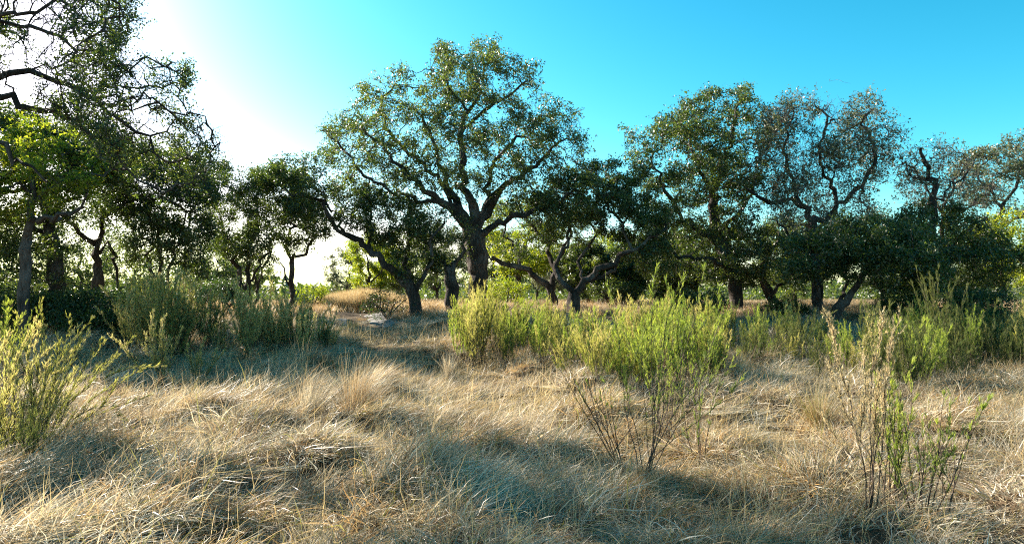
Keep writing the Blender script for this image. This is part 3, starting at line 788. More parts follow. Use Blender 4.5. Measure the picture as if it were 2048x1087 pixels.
build_tree('oak_tree', 'oak with a bare crooked dead limb above its dense dark lower crown', 'tree', 25.0,
  [[(1850, 660, 0, 15), (1852, 600, 0, 13), (1856, 530, 0, 11), (1862, 450, 0, 10), (1868, 400, 0, 9), (1866, 360, 0, 8), (1852, 325, 0, 7), (1832, 297, 0, 5)],
   [(1856, 530, 0, 8), (1900, 490, .4, 7), (1940, 460, .6, 5), (1970, 440, .7, 3)],
   [(1858, 500, 0, 8), (1820, 470, -.4, 6), (1790, 450, -.6, 4)],
   [(1868, 400, 0, 4), (1900, 370, .3, 3), (1935, 340, .5, 2.5), (1960, 310, .6, 2)],
   [(1866, 380, 0, 3), (1840, 360, -.2, 3), (1815, 345, -.3, 2)]],
  [[(1760, 450), (1820, 420), (1880, 410), (1940, 430), (2000, 470), (2040, 510), (2030, 580), (1960, 590), (1880, 590), (1800, 580), (1750, 530)]],
  1000, 25000, tmax=2.3, thr=-0.02, seed=40, lsize=0.075, bare=0.04)

build_tree('bare_tree', 'mostly leafless twiggy small tree crowding the bare dead limb', 'tree', 26.2,
  [[(1905, 650, 0, 9), (1900, 560, 0, 8), (1890, 480, 0, 7), (1885, 420, 0, 5)],
   [(1885, 420, 0, 4), (1850, 370, 0, 3), (1810, 320, 0, 2)],
   [(1885, 420, 0, 4), (1910, 370, .3, 3), (1930, 330, .4, 2)],
   [(1890, 450, 0, 4), (1940, 410, .5, 3), (1990, 370, .6, 2)]],
  [[(1790, 300), (1850, 285), (1920, 290), (1980, 330), (2000, 400), (1960, 440), (1880, 430), (1810, 420), (1780, 370)]],
  420, 2500, tmax=1.8, thr=-0.3, seed=41, wood='bark', twigmat='twig_grey', ntwig=2.6, twiglen=0.16, kill=0.3, jit=0.6, leaf='oak_leaf_pale')

build_tree('oak_tree', 'thinly leaved pale grey-green oak rising at the right edge of the grove', 'tree', 31.0,
  [[(2010, 650, 0, 10), (2005, 560, 0, 9), (2000, 480, 0, 8), (2005, 420, 0, 6)],
   [(2005, 420, 0, 5), (1970, 370, 0, 4), (1945, 330, 0, 3)],
   [(2005, 420, 0, 5), (2035, 360, .3, 4), (2060, 300, .4, 3)],
   [(2000, 450, 0, 5), (2070, 410, 0, 4), (2130, 370, 0, 3)]],
  [[(1895, 340), (1930, 300), (1975, 292), (2010, 272), (2060, 262), (2160, 290), (2180, 420), (2100, 450), (2000, 420), (1920, 400)]],
  800, 11000, tmax=2.2, thr=-0.1, seed=42, leaf='oak_leaf_pale', lsize=0.085, bare=0.2, twigmat='twig_grey', ntwig=1.6)

build_tree('oak_tree', 'oak with backlit yellow-green put into its leaf colour at the right edge behind the dark thicket', 'tree', 27.5,
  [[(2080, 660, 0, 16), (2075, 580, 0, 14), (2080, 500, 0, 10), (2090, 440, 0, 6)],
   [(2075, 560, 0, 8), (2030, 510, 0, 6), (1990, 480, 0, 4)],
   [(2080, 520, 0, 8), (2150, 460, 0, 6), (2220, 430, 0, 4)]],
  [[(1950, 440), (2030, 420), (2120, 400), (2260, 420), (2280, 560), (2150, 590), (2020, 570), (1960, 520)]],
  620, 20000, tmax=2.2, thr=-0.1, seed=43, leaf='oak_leaf_sun_toned', lsize=0.08, bare=0.1)

# trees beyond the first row: seen through the gaps
BT = [
 (330, 465, 22.5, 112, 245, 'rounded green oak behind the seeding weeds at left, crown enlarged to shade the trail', 51),  # added close in with a raised crown to throw shade on the trail
 (255, 560, 38, 80, 190, 'dark rounded oak glimpsed behind the forked oak', 52),
 (430, 555, 44, 70, 110, 'bright-edged low tree behind the twin-trunk oak', 53),
 (745, 545, 37, 60, 110, 'sunlit yellow-green tree right behind the leaning oak', 54),
 (880, 540, 42, 75, 130, 'sunlit tree filling the gap left of the tallest trunk', 55),
 (1000, 545, 44, 60, 130, 'sunlit tree low down between the tallest trunk and the curved limb', 56),
 (1210, 548, 38, 75, 120, 'light green tree seen under the arms of the low forked oak', 57),
 (1310, 550, 40, 70, 150, 'green tree behind the left flank of the peaked oak', 58),
 (1400, 545, 36, 80, 160, 'dark tree hidden in the heart of the right-hand grove', 59),
 (1590, 540, 38, 90, 170, 'dark tree closing the grove behind the half-bare oak', 60),
 (1760, 545, 36, 90, 170, 'dark tree closing the grove behind the low spreading oak', 61),
 (1935, 545, 36, 80, 150, 'dark tree behind the right flank of the grove', 62),
 (685, 560, 55, 38, 90, 'small tree with a hazy grey-green tone put into its leaves, alone beyond the tan grass mound', 63),
 (1110, 552, 48, 60, 90, 'far pale green tree low behind the thin curved oak', 64),
 (60, 560, 30, 120, 200, 'dense dark oak closing the wood at far left', 65),
 (165, 555, 32, 90, 180, 'dense oak behind the shaggy dark trunk', 66),
]
BT += [
 (1070, 560, 52, 60, 80, 'low olive tree far beyond the thin curved oak', 67),
 (1170, 560, 33, 45, 110, 'slender tree right behind the short dark forking trunk', 68),
 (1255, 565, 34, 50, 120, 'small tree under the outer arm of the low forked oak', 69),
 (1345, 570, 31, 55, 120, 'bushy small tree left of the peaked oak trunk', 70),
 (800, 560, 45, 55, 90, 'olive tree far behind the leaning oak', 71),
 (500, 560, 50, 50, 60, 'low tree far behind the twin trunks', 72),
]
for cx, cy, d, rw, rh, lab, sd in BT:
    rg = random.Random(sd)
    top = cy - rh * 0.72; bot = cy + rh * 0.30
    poly = []
    for k in range(14):
        a = k / 14 * 2 * math.pi
        poly.append((cx + math.cos(a) * rw * rg.uniform(.8, 1.15), (top + bot) / 2 + math.sin(a) * (bot - top) / 2 * rg.uniform(.85, 1.1)))
    tw = 7 * 30 / d
    ln = rg.uniform(-15, 15)
    limbs = [[(cx, 640, 0, tw * 1.2), (cx + ln * .3, 595, 0, tw), (cx + ln, 560, 0, tw * .8), (cx + ln, cy - rh * .3, 0, tw * .4)],
             [(cx + ln * .5, 580, 0, tw * .6), (cx - rw * .4, cy - 10, .3, tw * .4), (cx - rw * .6, cy - rh * .3, .3, tw * .3)],
             [(cx + ln * .5, 575, 0, tw * .6), (cx + rw * .4, cy - 15, -.3, tw * .4), (cx + rw * .6, cy - rh * .25, -.3, tw * .3)]]
    lf = 'oak_leaf_sun_toned' if 'yellow' in lab or 'light' in lab else 'oak_leaf_pale' if 'hazy' in lab or 'pale' in lab else 'oak_leaf'  # a hazy tree gets the paler leaf: haze put into the colour
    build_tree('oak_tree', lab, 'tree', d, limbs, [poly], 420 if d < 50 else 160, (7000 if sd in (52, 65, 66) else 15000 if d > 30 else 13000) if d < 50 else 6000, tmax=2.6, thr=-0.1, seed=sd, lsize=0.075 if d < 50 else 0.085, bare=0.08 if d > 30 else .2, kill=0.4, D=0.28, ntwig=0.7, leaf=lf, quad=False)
# ------------------------------------------------------------------ broomweed shrubs
def make_weed(rng, h, nstem, lean, spread, leaf_from, dens, twl, needle=(0.035, 0.0045), style='broom', stem_r=0.006, fork=0.0):
    """upright many-stemmed shrub: wood tubes and narrow leaves along rising side twigs.  returns wood and leaf arrays"""
    pos = []; par = []; rad = []
    NV = []; NR = []
    tips = []
    for s in range(nstem):
        a = rng.uniform(0, 2 * math.pi)
        out = spread * rng.uniform(0.15, 1.0)
        d = np.array([math.cos(a) * out + lean[0], math.sin(a) * out + lean[1], 1.0]); d /= np.linalg.norm(d)
        hh = h * rng.uniform(0.62, 1.02) / max(0.6, d[2])
        m = max(6, int(hh / 0.09)); st = hh / m
        p = np.array([math.cos(a), math.sin(a), 0]) * rng.uniform(0.0, 0.07); p[2] = -0.03
        last = -1
        chain = []
        for k in range(m + 1):
            pos.append(p.copy()); par.append(last); last = len(pos) - 1
            t = k / m
            rad.append(stem_r * (1 - 0.8 * t) * rng.uniform(.9, 1.1)); chain.append((last, p.copy(), d.copy(), t))
            d = d + rng.normal(size=3) * 0.075 + np.array([0, 0, 0.05 if style != 'arch' else -0.012]); d /= np.linalg.norm(d)
            p = p + d * st
        for fk in range(rng.poisson(fork)):
            i0, q0, d0, t0 = chain[int(rng.integers(max(1, m // 6), max(2, m * 2 // 3)))]
            q = q0.copy(); lst = i0; r0 = rad[i0] * .75
            sdn = rng.normal(size=3) * .55; sdn[2] = 0; dd = d0 + sdn; dd /= np.linalg.norm(dd)
            k3 = int((1 - t0) * m * rng.uniform(.6, .95))
            for k in range(1, k3 + 1):
                dd = dd + rng.normal(size=3) * .06 + np.array([0, 0, .045]); dd /= np.linalg.norm(dd); q = q + dd * st
                pos.append(q.copy()); par.append(lst); lst = len(pos) - 1; rad.append(r0 * (1 - .75 * k / k3))
                chain.append((lst, q.copy(), dd.copy(), t0 + (1 - t0) * k / k3))
        for (i, q, dd, t) in chain:
            if t < leaf_from * 0.55: continue
            nb = dens * (0.35 if t < leaf_from else 1.0)
            for b in range(rng.poisson(nb)):
                aa = rng.uniform(0, 2 * math.pi)
                sd = np.array([math.cos(aa), math.sin(aa), 0])
                e = dd * 1.0 + sd * rng.uniform(.12, .42); e /= np.linalg.norm(e)
                L = twl * rng.uniform(.4, 1.2) * (1.15 - 0.75 * t) * (0.6 if t < leaf_from else 1)
                mm = 4
                w = q.copy(); lst = i
                for k2 in range(mm):
                    e2 = e + rng.normal(size=3) * .08 + np.array([0, 0, .06]); e = e2 / np.linalg.norm(e2)
                    w2 = w + e * L / mm
                    pos.append(w2.copy()); par.append(lst); lst = len(pos) - 1; rad.append(0.0022 if k2 < 2 else 0.0016)
                    tips.append((w, w2, e.copy(), min(1, t)))
                    w = w2
    pos = np.array(pos); par = np.array(par); rad = np.array(rad)
    cont = np.zeros(len(pos), bool)
    cont[1:] = par[1:] == np.arange(len(pos) - 1)
    V, F = tubes(pos, par, rad, cont, np.ones(len(pos), bool))
    # needles
    if tips:
        A = np.array([t[0] for t in tips]); B = np.array([t[1] for t in tips]); E = np.array([t[2] for t in tips]); T = np.array([t[3] for t in tips])
        nn = 5
        rep = np.repeat(np.arange(len(A)), nn)
        u = rng.random(len(rep))[:, None]
        base = A[rep] * (1 - u) + B[rep] * u
        dr = E[rep] + rng.normal(size=(len(rep), 3)) * 0.17; dr /= np.linalg.norm(dr, axis=1, keepdims=True)
        L = (needle[0] * rng.uniform(.6, 1.5, len(rep)))[:, None]
        sd = np.cross(dr, rng.normal(size=dr.shape)); sd /= np.linalg.norm(sd, axis=1, keepdims=True)
        w = needle[1] * rng.uniform(.7, 1.3, len(rep))[:, None]
        LV = np.stack([base - sd * w * .5, base + dr * L * .55 + sd * w * .6, base + dr * L, base + dr * L * .4 - sd * w * .6], 1).reshape(-1, 3)
        LF = np.arange(len(rep) * 4).reshape(-1, 4)
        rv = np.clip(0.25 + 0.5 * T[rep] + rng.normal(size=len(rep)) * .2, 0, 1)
        LR = np.repeat(rv, 4)
    return V, F, LV, LF, LR, tips

def weed_thing(name, label, loc, leaf, rng, group=None, cat='shrub', seeds=0.0, rz=0.0, sc=1.0, stemmat='stem', **kw):
    V, F, LV, LF, LR, tips = make_weed(rng, **kw)
    t = thing(name, label, cat, loc, group)
    t.rotation_euler = (0, 0, rz); t.scale = (sc, sc, sc)
    link('stems', mesh('stems', V, [F], [M[stemmat]]), t)
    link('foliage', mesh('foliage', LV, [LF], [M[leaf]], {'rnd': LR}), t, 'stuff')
    if seeds:
        B = np.array([q[1] for q in tips]); T = np.array([q[3] for q in tips])
        ok = (rng.random(len(B)) < seeds) & (T > 0.55)
        c = B[ok]
        c = np.repeat(c, 3, 0) + rng.normal(size=(len(c) * 3, 3)) * 0.012
        SV, SF, SR = leaves(c, 0.022, rng, asp=0.55, up=.6)
        link('seed_heads', mesh('seed_heads', SV, [SF], [M['seed_tan']], {'rnd': SR}), t, 'stuff')
    return t

def gpt(px, py, Y=None):
    """ground point the photograph shows at (px, py): march along the pixel's ray"""
    if Y is None:
        lo = 3.0
        prev = None
        for y in np.arange(3.0, 70, 0.05):
            q = P(px, py, y); dz = q[2] - float(np.interp(y, [7, 12, 20, 28, 34, 60], [0, .27, .86, 1.44, 1.56, 1.40]))
            if dz <= 0: return np.array([q[0], y, float(ground(q[0], y))])
        Y = 40
    q = P(px, py, Y)
    return np.array([q[0], Y, float(ground(q[0], Y))])

wr = np.random.default_rng(77)
SPEC = {
 'yellow': dict(leaf='broom', h=1.55, nstem=14, lean=(0, 0), spread=.30, leaf_from=.42, dens=2.6, twl=.27, needle=(.062, .0036)),
 'green':  dict(leaf='broom_green', h=1.5, nstem=11, lean=(0.03, 0), spread=.26, leaf_from=.40, dens=2.4, twl=.26, needle=(.062, .0036)),
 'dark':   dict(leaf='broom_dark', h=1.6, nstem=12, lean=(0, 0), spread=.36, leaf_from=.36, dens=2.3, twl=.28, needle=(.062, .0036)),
 'grey':   dict(leaf='broom_grey', h=1.5, nstem=15, lean=(0, 0), spread=.6, leaf_from=.30, dens=3.0, twl=.27, needle=(.05, .0040), seeds=.35),
}
GROUPS = {
 'yellow': ('yellow-green feathery broomweed in the sunlit thicket right of the trail', 'yellow-green broomweed shrubs of the thicket'),
 'green':  ('fresh green upright broomweed in the thicket right of the trail', 'fresh green broomweed shrubs of the thicket'),
 'dark':   ('broomweed with shade put into its dull green leaf colour at the foot of the right-hand grove', 'shaded broomweed shrubs below the right-hand grove'),
 'grey':   ('grey-green broomweed with tan seed heads in the bank left of the trail', 'seeding broomweed shrubs left of the trail'),
}
protos = {}
def place_weed(kind, px, Y, top=None, sc=None, label=None, group='default', dx=0.0):
    """px: where the photograph shows its base, top: pixel row of its top"""
    q = P(px, 600, Y); x, y = q[0] + dx, Y
    g = float(ground(x, y))
    if top is not None:
        zt = P(px, top, Y)[2]; sc = max(.25, (zt - g) / SPEC[kind]['h'] * 1.04)
    lab, grp = GROUPS[kind]
    lab = label or lab; grp = None if group is None else grp
    pl = protos.setdefault(kind, [])
    rz = wr.uniform(0, 6.28)
    if len(pl) < 4:
        s = dict(SPEC[kind]); lf = s.pop('leaf')
        t = weed_thing('broomweed_shrub', lab, (x, y, g), lf, wr, group=grp, rz=rz, sc=sc, **s)
        pl.append(t)
    else:
        t = copy_thing(pl[int(wr.integers(0, len(pl)))], (x, y, g), rz, sc, lab, grp)
    if grp is None and 'group' in t: del t['group']
    return t

# thicket right of the trail: top outline and foot line as the photograph shows them
def thicket(kinds, x0, x1, n, topf, yr, seed):
    left = x1 < 700
    rg = np.random.default_rng(seed)
    for i in range(n):
        Y = rg.uniform(*yr)
        px = rg.uniform(x0, x1)
        tp = np.interp(px, *topf) + rg.choice([-26, -4, 10, 34]) + rg.uniform(-14, 18)
        k = rg.choice([a for a, b in kinds], p=[b for a, b in kinds])
        if left and k == 'yellow':
            s = place_weed(k, px, Y, top=tp)
            s['label'] = 'yellowish green broomweed among the seeding shrubs left of the trail'; s['group'] = 'yellowish broomweed shrubs left of the trail'
        else: place_weed(k, px, Y, top=tp)
TOP = ([880, 930, 1000, 1060, 1100, 1180, 1240, 1300, 1380, 1440, 1500, 1600, 1700, 1800, 1900, 2048], [655, 610, 598, 618, 622, 628, 640, 612, 606, 640, 648, 640, 660, 640, 625, 640])
TOPF = ([1060, 1150, 1250, 1330, 1400, 1450], [668, 676, 655, 625, 640, 680])
thicket([('yellow', .62), ('green', .28), ('dark', .1)], 905, 1120, 34, TOP, (14.8, 18.5), 1)
thicket([('yellow', .55), ('green', .3), ('dark', .15)], 1080, 1450, 46, TOP, (13.4, 17.5), 2)
thicket([('yellow', .45), ('green', .55)], 1120, 1450, 26, TOPF, (12.2, 13.6), 3)
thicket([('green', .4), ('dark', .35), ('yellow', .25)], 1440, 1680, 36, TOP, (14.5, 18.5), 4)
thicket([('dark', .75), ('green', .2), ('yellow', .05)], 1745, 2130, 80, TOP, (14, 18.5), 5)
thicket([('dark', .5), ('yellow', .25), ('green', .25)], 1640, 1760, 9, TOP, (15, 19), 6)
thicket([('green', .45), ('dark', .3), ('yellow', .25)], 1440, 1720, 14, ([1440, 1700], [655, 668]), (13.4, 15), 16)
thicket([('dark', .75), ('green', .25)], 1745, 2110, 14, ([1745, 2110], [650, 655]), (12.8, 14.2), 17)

# bank of seeding broomweed left of the trail
thicket([('grey', .75), ('yellow', .25)], 262, 430, 17, ([262, 330, 390, 430], [600, 556, 552, 600]), (16.5, 18.5), 7)
thicket([('grey', .8), ('yellow', .2)], 440, 665, 19, ([440, 490, 530, 600, 640, 670], [620, 600, 618, 615, 635, 665]), (16.2, 19.0), 8)
def lone(label, px, foot, top, kind='grey', name='broomweed_shrub', **kw):
    g = gpt(px, foot)
    zt = P(px, top, g[1])[2]
    s = dict(SPEC[kind]); s.update(kw); lf = s.pop('leaf'); s['h'] = float(zt - g[2]) * (1.16 if s.get('style') == 'sparse' else 1.08)
    return weed_thing(name, label, g, lf, wr, **s)
lone('bushy seeding broomweed at the front of the left bank, nearest the dark shade', 325, 800, 635, spread=.62, nstem=13, needle=(.048, .0036), dens=3.0)
lone('tall seeding broomweed plume standing in front of the twin-trunk oak', 492, 745, 588, spread=.35, nstem=11, needle=(.048, .0036))
lone('low seeding broomweed just right of the bushy one at the front of the bank', 395, 790, 690, spread=.6, nstem=8, needle=(.048, .0036))
lone('rounded seeding broomweed with a yellowish top in the middle of the left bank', 340, 735, 560, spread=.5, nstem=16, leaf='broom')
lone('seeding broomweed leaning over the left edge of the trail', 610, 735, 625, spread=.5, nstem=10)
lone('grey-green broomweed closing the bank beside the trail ruts', 650, 725, 655, spread=.4, nstem=10, leaf='broom_dark')

# left foreground: arching green weed shrubs
lone('large green arching weed shrub filling the left edge in the foreground', 10, 985, 665, kind='yellow', spread=.6, nstem=36, style='arch', lean=(0.03, 0), dens=3.0, needle=(.042, .0026), twl=.22, leaf_from=.25)
lone('green weed shrub with branches arching right beside the one at the left edge', 60, 930, 640, kind='yellow', spread=.5, nstem=26, style='arch', lean=(0.34, -.05), dens=3.0, needle=(.042, .0026), twl=.22, leaf_from=.3)
lone('second green weed shrub behind the arching one near the left edge', -10, 850, 615, kind='green', spread=.6, nstem=22, lean=(.1, 0), needle=(.044, .0028), twl=.22)
lone('low dark green weed growing at the foot of the arching shrubs', 70, 1020, 830, kind='dark', spread=.6, nstem=12, needle=(.042, .0028), dens=2.5, twl=.2)
lone('small leafy bright green sprig in the grass in front of the left bank', 318, 905, 858, kind='green', spread=.7, nstem=10, needle=(.035, .009), dens=2.0, twl=.10, leaf_from=.15)

# tall thin weeds in the right foreground
FW = dict(kind='green', style='sparse', needle=(.045, .0026), stem_r=.0075)
lone('tall bare-stemmed weed with branches splayed left and a green top, right of centre', 1285, 1005, 590, spread=.40, nstem=8, leaf_from=.66, dens=1.7, twl=.24, fork=1.3, **FW)
lone('bare leggy weed leaning left in the sunlit grass, left of the tall splayed one', 1250, 965, 690, spread=.28, nstem=7, leaf_from=.85, dens=.8, twl=.15, fork=1.2, lean=(-.42, .1), **FW)
lone('slim green-topped weed just right of the tall splayed one', 1400, 960, 665, spread=.22, nstem=6, leaf_from=.42, dens=1.8, twl=.24, lean=(-.02, 0), **FW)
lone('green-topped weed leaning right beyond the tall splayed one', 1330, 900, 600, spread=.2, nstem=7, leaf_from=.42, dens=2.2, twl=.28, lean=(.02, 0), **FW)
lone('tallest weed of the right foreground with a pale tan feathery plume', 1741, 1082, 668, spread=.06, nstem=6, fork=.15, leaf_from=.52, dens=3.6, twl=.30, **{**FW, 'kind': 'grey'}, leaf='seed_tan')
lone('green feathery weed right of the tan plumed one', 1782, 1060, 735, spread=.12, nstem=8, leaf_from=.40, dens=2.8, twl=.18, **FW)
lone('leggy sparse weed with forked dark stems near the bottom right', 1840, 1085, 810, spread=.42, nstem=10, fork=1.3, leaf_from=.4, dens=1.2, twl=.16, **FW)
lone('thin weed leaning right with a single bright green tip at lower right', 1880, 1080, 800, spread=.1, nstem=3, leaf_from=.62, dens=1.2, twl=.12, lean=(.30, .05), **FW)
lone('small upright bright green tip standing in the sunlit grass at far right', 1938, 850, 795, spread=.06, nstem=3, leaf_from=.2, dens=2.5, twl=.1, kind='green', needle=(.03, .005), stem_r=.004)
lone('fan of feathery weed in shade-toned dull green rising tallest in the shaded thicket at right', 1880, 745, 545, kind='dark', spread=.34, nstem=15)
lone('pale tan weed plume before the low spreading oak, left of the tall tan one', 1740, 800, 640, kind='grey', spread=.12, nstem=7, leaf='broom_grey', seeds=.7)

# dark undergrowth below the left wood and right grove
def bush(label, px, Y, top, w, sd, leaf='bush_leaf', cat='bush', n=9000, name='evergreen_bush'):
    h = float(P(px, top, Y)[2]); g = float(ground(P(px, 600, Y)[0], Y))
    foot = 590 - (g - CAM_Z) / Y * FPX
    top = min(top, foot - 45)
    wp = w
    poly = []
    rg = random.Random(sd)
    for k in range(12):
        a = k / 12 * 2 * math.pi
        poly.append((px + math.cos(a) * wp * rg.uniform(.85, 1.15), (top + foot) / 2 + math.sin(a) * (foot - top) / 2 * rg.uniform(.9, 1.08)))
    limbs = [[(px, foot, 0, 4), (px, foot * .7 + top * .3, 0, 3)]]
    for k in range(5):
        dx = (k - 2) * wp * .33
        limbs.append([(px, foot - 3, 0, 3), (px + dx * .5, foot * .7 + top * .3, (k % 3 - 1) * .4, 2.2), (px + dx, foot * .45 + top * .55, (k % 3 - 1) * .7, 1.5)])
    return build_tree(name, label, cat, Y, limbs, [poly], 240, n, tmax=1.2, thr=-.3, leaf=leaf, lsize=.052, seed=sd, kill=.26, D=.17, bare=.1, ntwig=.7, quad=False)
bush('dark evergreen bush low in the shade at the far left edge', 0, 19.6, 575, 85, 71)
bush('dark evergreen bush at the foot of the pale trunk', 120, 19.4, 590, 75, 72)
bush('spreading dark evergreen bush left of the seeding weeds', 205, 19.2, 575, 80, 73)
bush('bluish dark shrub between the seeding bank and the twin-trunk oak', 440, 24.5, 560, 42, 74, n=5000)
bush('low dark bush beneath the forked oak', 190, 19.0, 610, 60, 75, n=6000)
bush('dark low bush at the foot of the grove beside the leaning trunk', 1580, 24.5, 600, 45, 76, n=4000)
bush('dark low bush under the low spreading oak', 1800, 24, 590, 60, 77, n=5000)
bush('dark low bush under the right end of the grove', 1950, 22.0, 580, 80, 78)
bush('small round bush in the sun beside the trail beyond the slim oak', 625, 32.0, 575, 30, 79, n=3000, leaf='oak_leaf_sun_toned')
bush('leafy bush between the low forked oak and the grove', 1395, 24.0, 575, 50, 80, n=6000, leaf='oak_leaf')
bush('thin twiggy bush at the foot of the leaning oak', 775, 26.0, 575, 50, 81, n=1500)
bush('small green bush just right of the tallest oak', 1010, 30.0, 560, 45, 82, n=4000, leaf='oak_leaf_sun_toned')
bush('green bush in the gap right of the thin curved oak', 1230, 31.0, 560, 55, 83, n=4500, leaf='oak_leaf')

# ------------------------------------------------------------------ far country
def far_brush():
    rng = np.random.default_rng(9)
    n = 34000
    y = rng.uniform(95, 260, n); x = rng.uniform(-1.1, 1.1, n) * y
    hgt = 2.6 + 2.0 * vnoise(x / 9, y / 25, seed=31) + 1.2 * vnoise(x / 3, y / 9, seed=32)
    ok = hgt > 1.2
    x, y, hgt = x[ok], y[ok], hgt[ok]
    z = ground(x, y) + hgt * rng.random(len(x)) ** .6
    V, F, r = leaves(np.stack([x, y, z], -1), .9, rng, asp=.8, quad=False)
    o = link('distant_brush', mesh('distant_brush', V, [F], [M['oak_leaf']], {'rnd': r}), kind='stuff')
    o['label'] = 'low belt of distant trees and brush along the horizon'; o['category'] = 'woodland'
far_brush()

def mid_brush():
    rng = np.random.default_rng(19)
    n = 85000
    y = rng.uniform(55, 92, n); x = rng.uniform(-.95, .95, n) * y
    px = x / y * FPX + 1024
    gap = np.clip(np.abs(px - 600) / 190, 0, 1)
    hgt = (2.0 + 2.2 * vnoise(x / 5, y / 9, seed=41) + 1.1 * vnoise(x / 1.7, y / 4, seed=42)) * (.15 + .85 * gap)
    ok = hgt > .8
    x, y, hgt = x[ok], y[ok], hgt[ok]
    z = ground(x, y) + hgt * rng.random(len(x)) ** .7
    V, F, r = leaves(np.stack([x, y, z], -1), 0.24, rng, asp=.7, quad=False)
    o = link('scrub_belt', mesh('scrub_belt', V, [F], [M['oak_leaf']], {'rnd': r}), kind='stuff')
    o['label'] = 'olive scrub seen between the trunks beyond the field'; o['category'] = 'scrub'
mid_brush()

# ------------------------------------------------------------------ grass
def blades(n, rng, R0, h0, h1, lean, bend, w, mats, seg=4, disc=True, mat_p=None, curl=.25, up=1.0):
    a = rng.uniform(0, 2 * math.pi, n); r = R0 * np.sqrt(rng.random(n))
    p = np.stack([np.cos(a) * r, np.sin(a) * r, np.full(n, -.03)], -1)
    if not disc: p[:, :2] *= .2
    L = rng.uniform(h0, h1, n)
    az = rng.uniform(0, 2 * math.pi, n)
    d = np.stack([np.cos(az) * .45 + lean[0], np.sin(az) * .45 + lean[1], np.full(n, up)], -1) + rng.normal(size=(n, 3)) * .2
    if not disc: d[:, :2] += p[:, :2] / max(R0, 1e-3) * 2.2
    d /= np.linalg.norm(d, axis=1, keepdims=True)
    sd = np.cross(d, rng.normal(size=(n, 3)) * .6 + np.array([0, 0, .2])); sd /= np.linalg.norm(sd, axis=1, keepdims=True)
    rows = []
    cur = p
    for k in range(seg + 1):
        t = k / seg
        ww = (w * (1 - t) ** .6 * rng.uniform(.7, 1.3, n))[:, None] if k < seg else np.full((n, 1), w * .12)
        rows.append(cur - sd * ww * .5); rows.append(cur + sd * ww * .5)
        cur = cur + d * (L / seg)[:, None]
        d = d + np.array([lean[0], lean[1], 0]) * bend * .5 + rng.normal(size=(n, 3)) * curl; d[:, 2] -= bend * rng.uniform(.3, 1.2, n)
        d /= np.linalg.norm(d, axis=1, keepdims=True)
        low = cur[:, 2] + d[:, 2] * L / seg < .015
        d[low, 2] = np.abs(d[low, 2]) * .15
    V = np.stack(rows, 1)                       # n, 2(seg+1), 3
    k = 2 * (seg + 1)
    base = np.arange(n)[:, None, None] * k
    q = np.arange(seg)[None, :, None] * 2
    F = (base + q + np.array([0, 1, 3, 2])[None, None]).reshape(-1, 4)
    r = np.repeat(np.clip(.5 + rng.normal(size=n) * .17 + (rng.random(n) < .12) * .3, 0, 1), k)
    mi = rng.choice(len(mats), n, p=mat_p)
    return V.reshape(-1, 3), F, r, np.repeat(mi, seg)

def grass_source(name, rng, sets):
    Vs, Fs, Rs, Ms = [], [], [], []; o = 0
    names = []
    for s in sets:
        ms = s['mats']
        V, F, r, mi = blades(rng=rng, **s)
        idx = []
        for m in ms:
            if m not in names: names.append(m)
            idx.append(names.index(m))
        Ms.append(np.array(idx)[mi]); Vs.append(V); Fs.append(F + o); Rs.append(r); o += len(V)
    me = mesh(name, np.concatenate(Vs), [np.concatenate(Fs)], [M[m] for m in names], {'rnd': np.concatenate(Rs)}, mat_idx=np.concatenate(Ms))
    return bpy.data.objects.new(name, me)

def instancer(name, label, pts, rz, tilt, sc, idx, sources):
    coll = bpy.data.collections.new(name + '_blades')
    for s in sources: coll.objects.link(s)
    me = bpy.data.meshes.new(name)
    me.vertices.add(len(pts)); me.vertices.foreach_set('co', np.asarray(pts, np.float32).ravel())
    a = me.attributes.new('rot', 'FLOAT_VECTOR', 'POINT'); a.data.foreach_set('vector', np.stack([tilt[:, 0], tilt[:, 1], rz], -1).astype(np.float32).ravel())
    a = me.attributes.new('scl', 'FLOAT_VECTOR', 'POINT'); a.data.foreach_set('vector', np.asarray(sc, np.float32).ravel())
    a = me.attributes.new('pick', 'INT', 'POINT'); a.data.foreach_set('value', np.asarray(idx, np.int32))
    o = link(name, me, kind='stuff'); o['label'] = label; o['category'] = 'grass'
    ng = bpy.data.node_groups.new(name + '_nodes', 'GeometryNodeTree')
    ng.interface.new_socket('Geometry', in_out='INPUT', socket_type='NodeSocketGeometry')
    ng.interface.new_socket('Geometry', in_out='OUTPUT', socket_type='NodeSocketGeometry')
    n = ng.nodes; l = ng.links
    gi = n.new('NodeGroupInput'); go = n.new('NodeGroupOutput')
    ip = n.new('GeometryNodeInstanceOnPoints'); ci = n.new('GeometryNodeCollectionInfo')
    ci.inputs['Collection'].default_value = coll; ci.inputs['Separate Children'].default_value = True; ci.inputs['Reset Children'].default_value = True
    def att(nm, ty):
        x = n.new('GeometryNodeInputNamedAttribute'); x.data_type = ty; x.inputs['Name'].default_value = nm; return x
    r_ = att('rot', 'FLOAT_VECTOR'); s_ = att('scl', 'FLOAT_VECTOR'); p_ = att('pick', 'INT')
    er = n.new('FunctionNodeEulerToRotation')
    l.new(gi.outputs[0], ip.inputs['Points']); l.new(ci.outputs[0], ip.inputs['Instance'])
    ip.inputs['Pick Instance'].default_value = True
    l.new(p_.outputs['Attribute'], ip.inputs['Instance Index'])
    l.new(r_.outputs['Attribute'], er.inputs[0]); l.new(er.outputs[0], ip.inputs['Rotation']); l.new(s_.outputs['Attribute'], ip.inputs['Scale'])
    l.new(ip.outputs[0], go.inputs[0])
    md = o.modifiers.new('instances', 'NODES'); md.node_group = ng
    return o

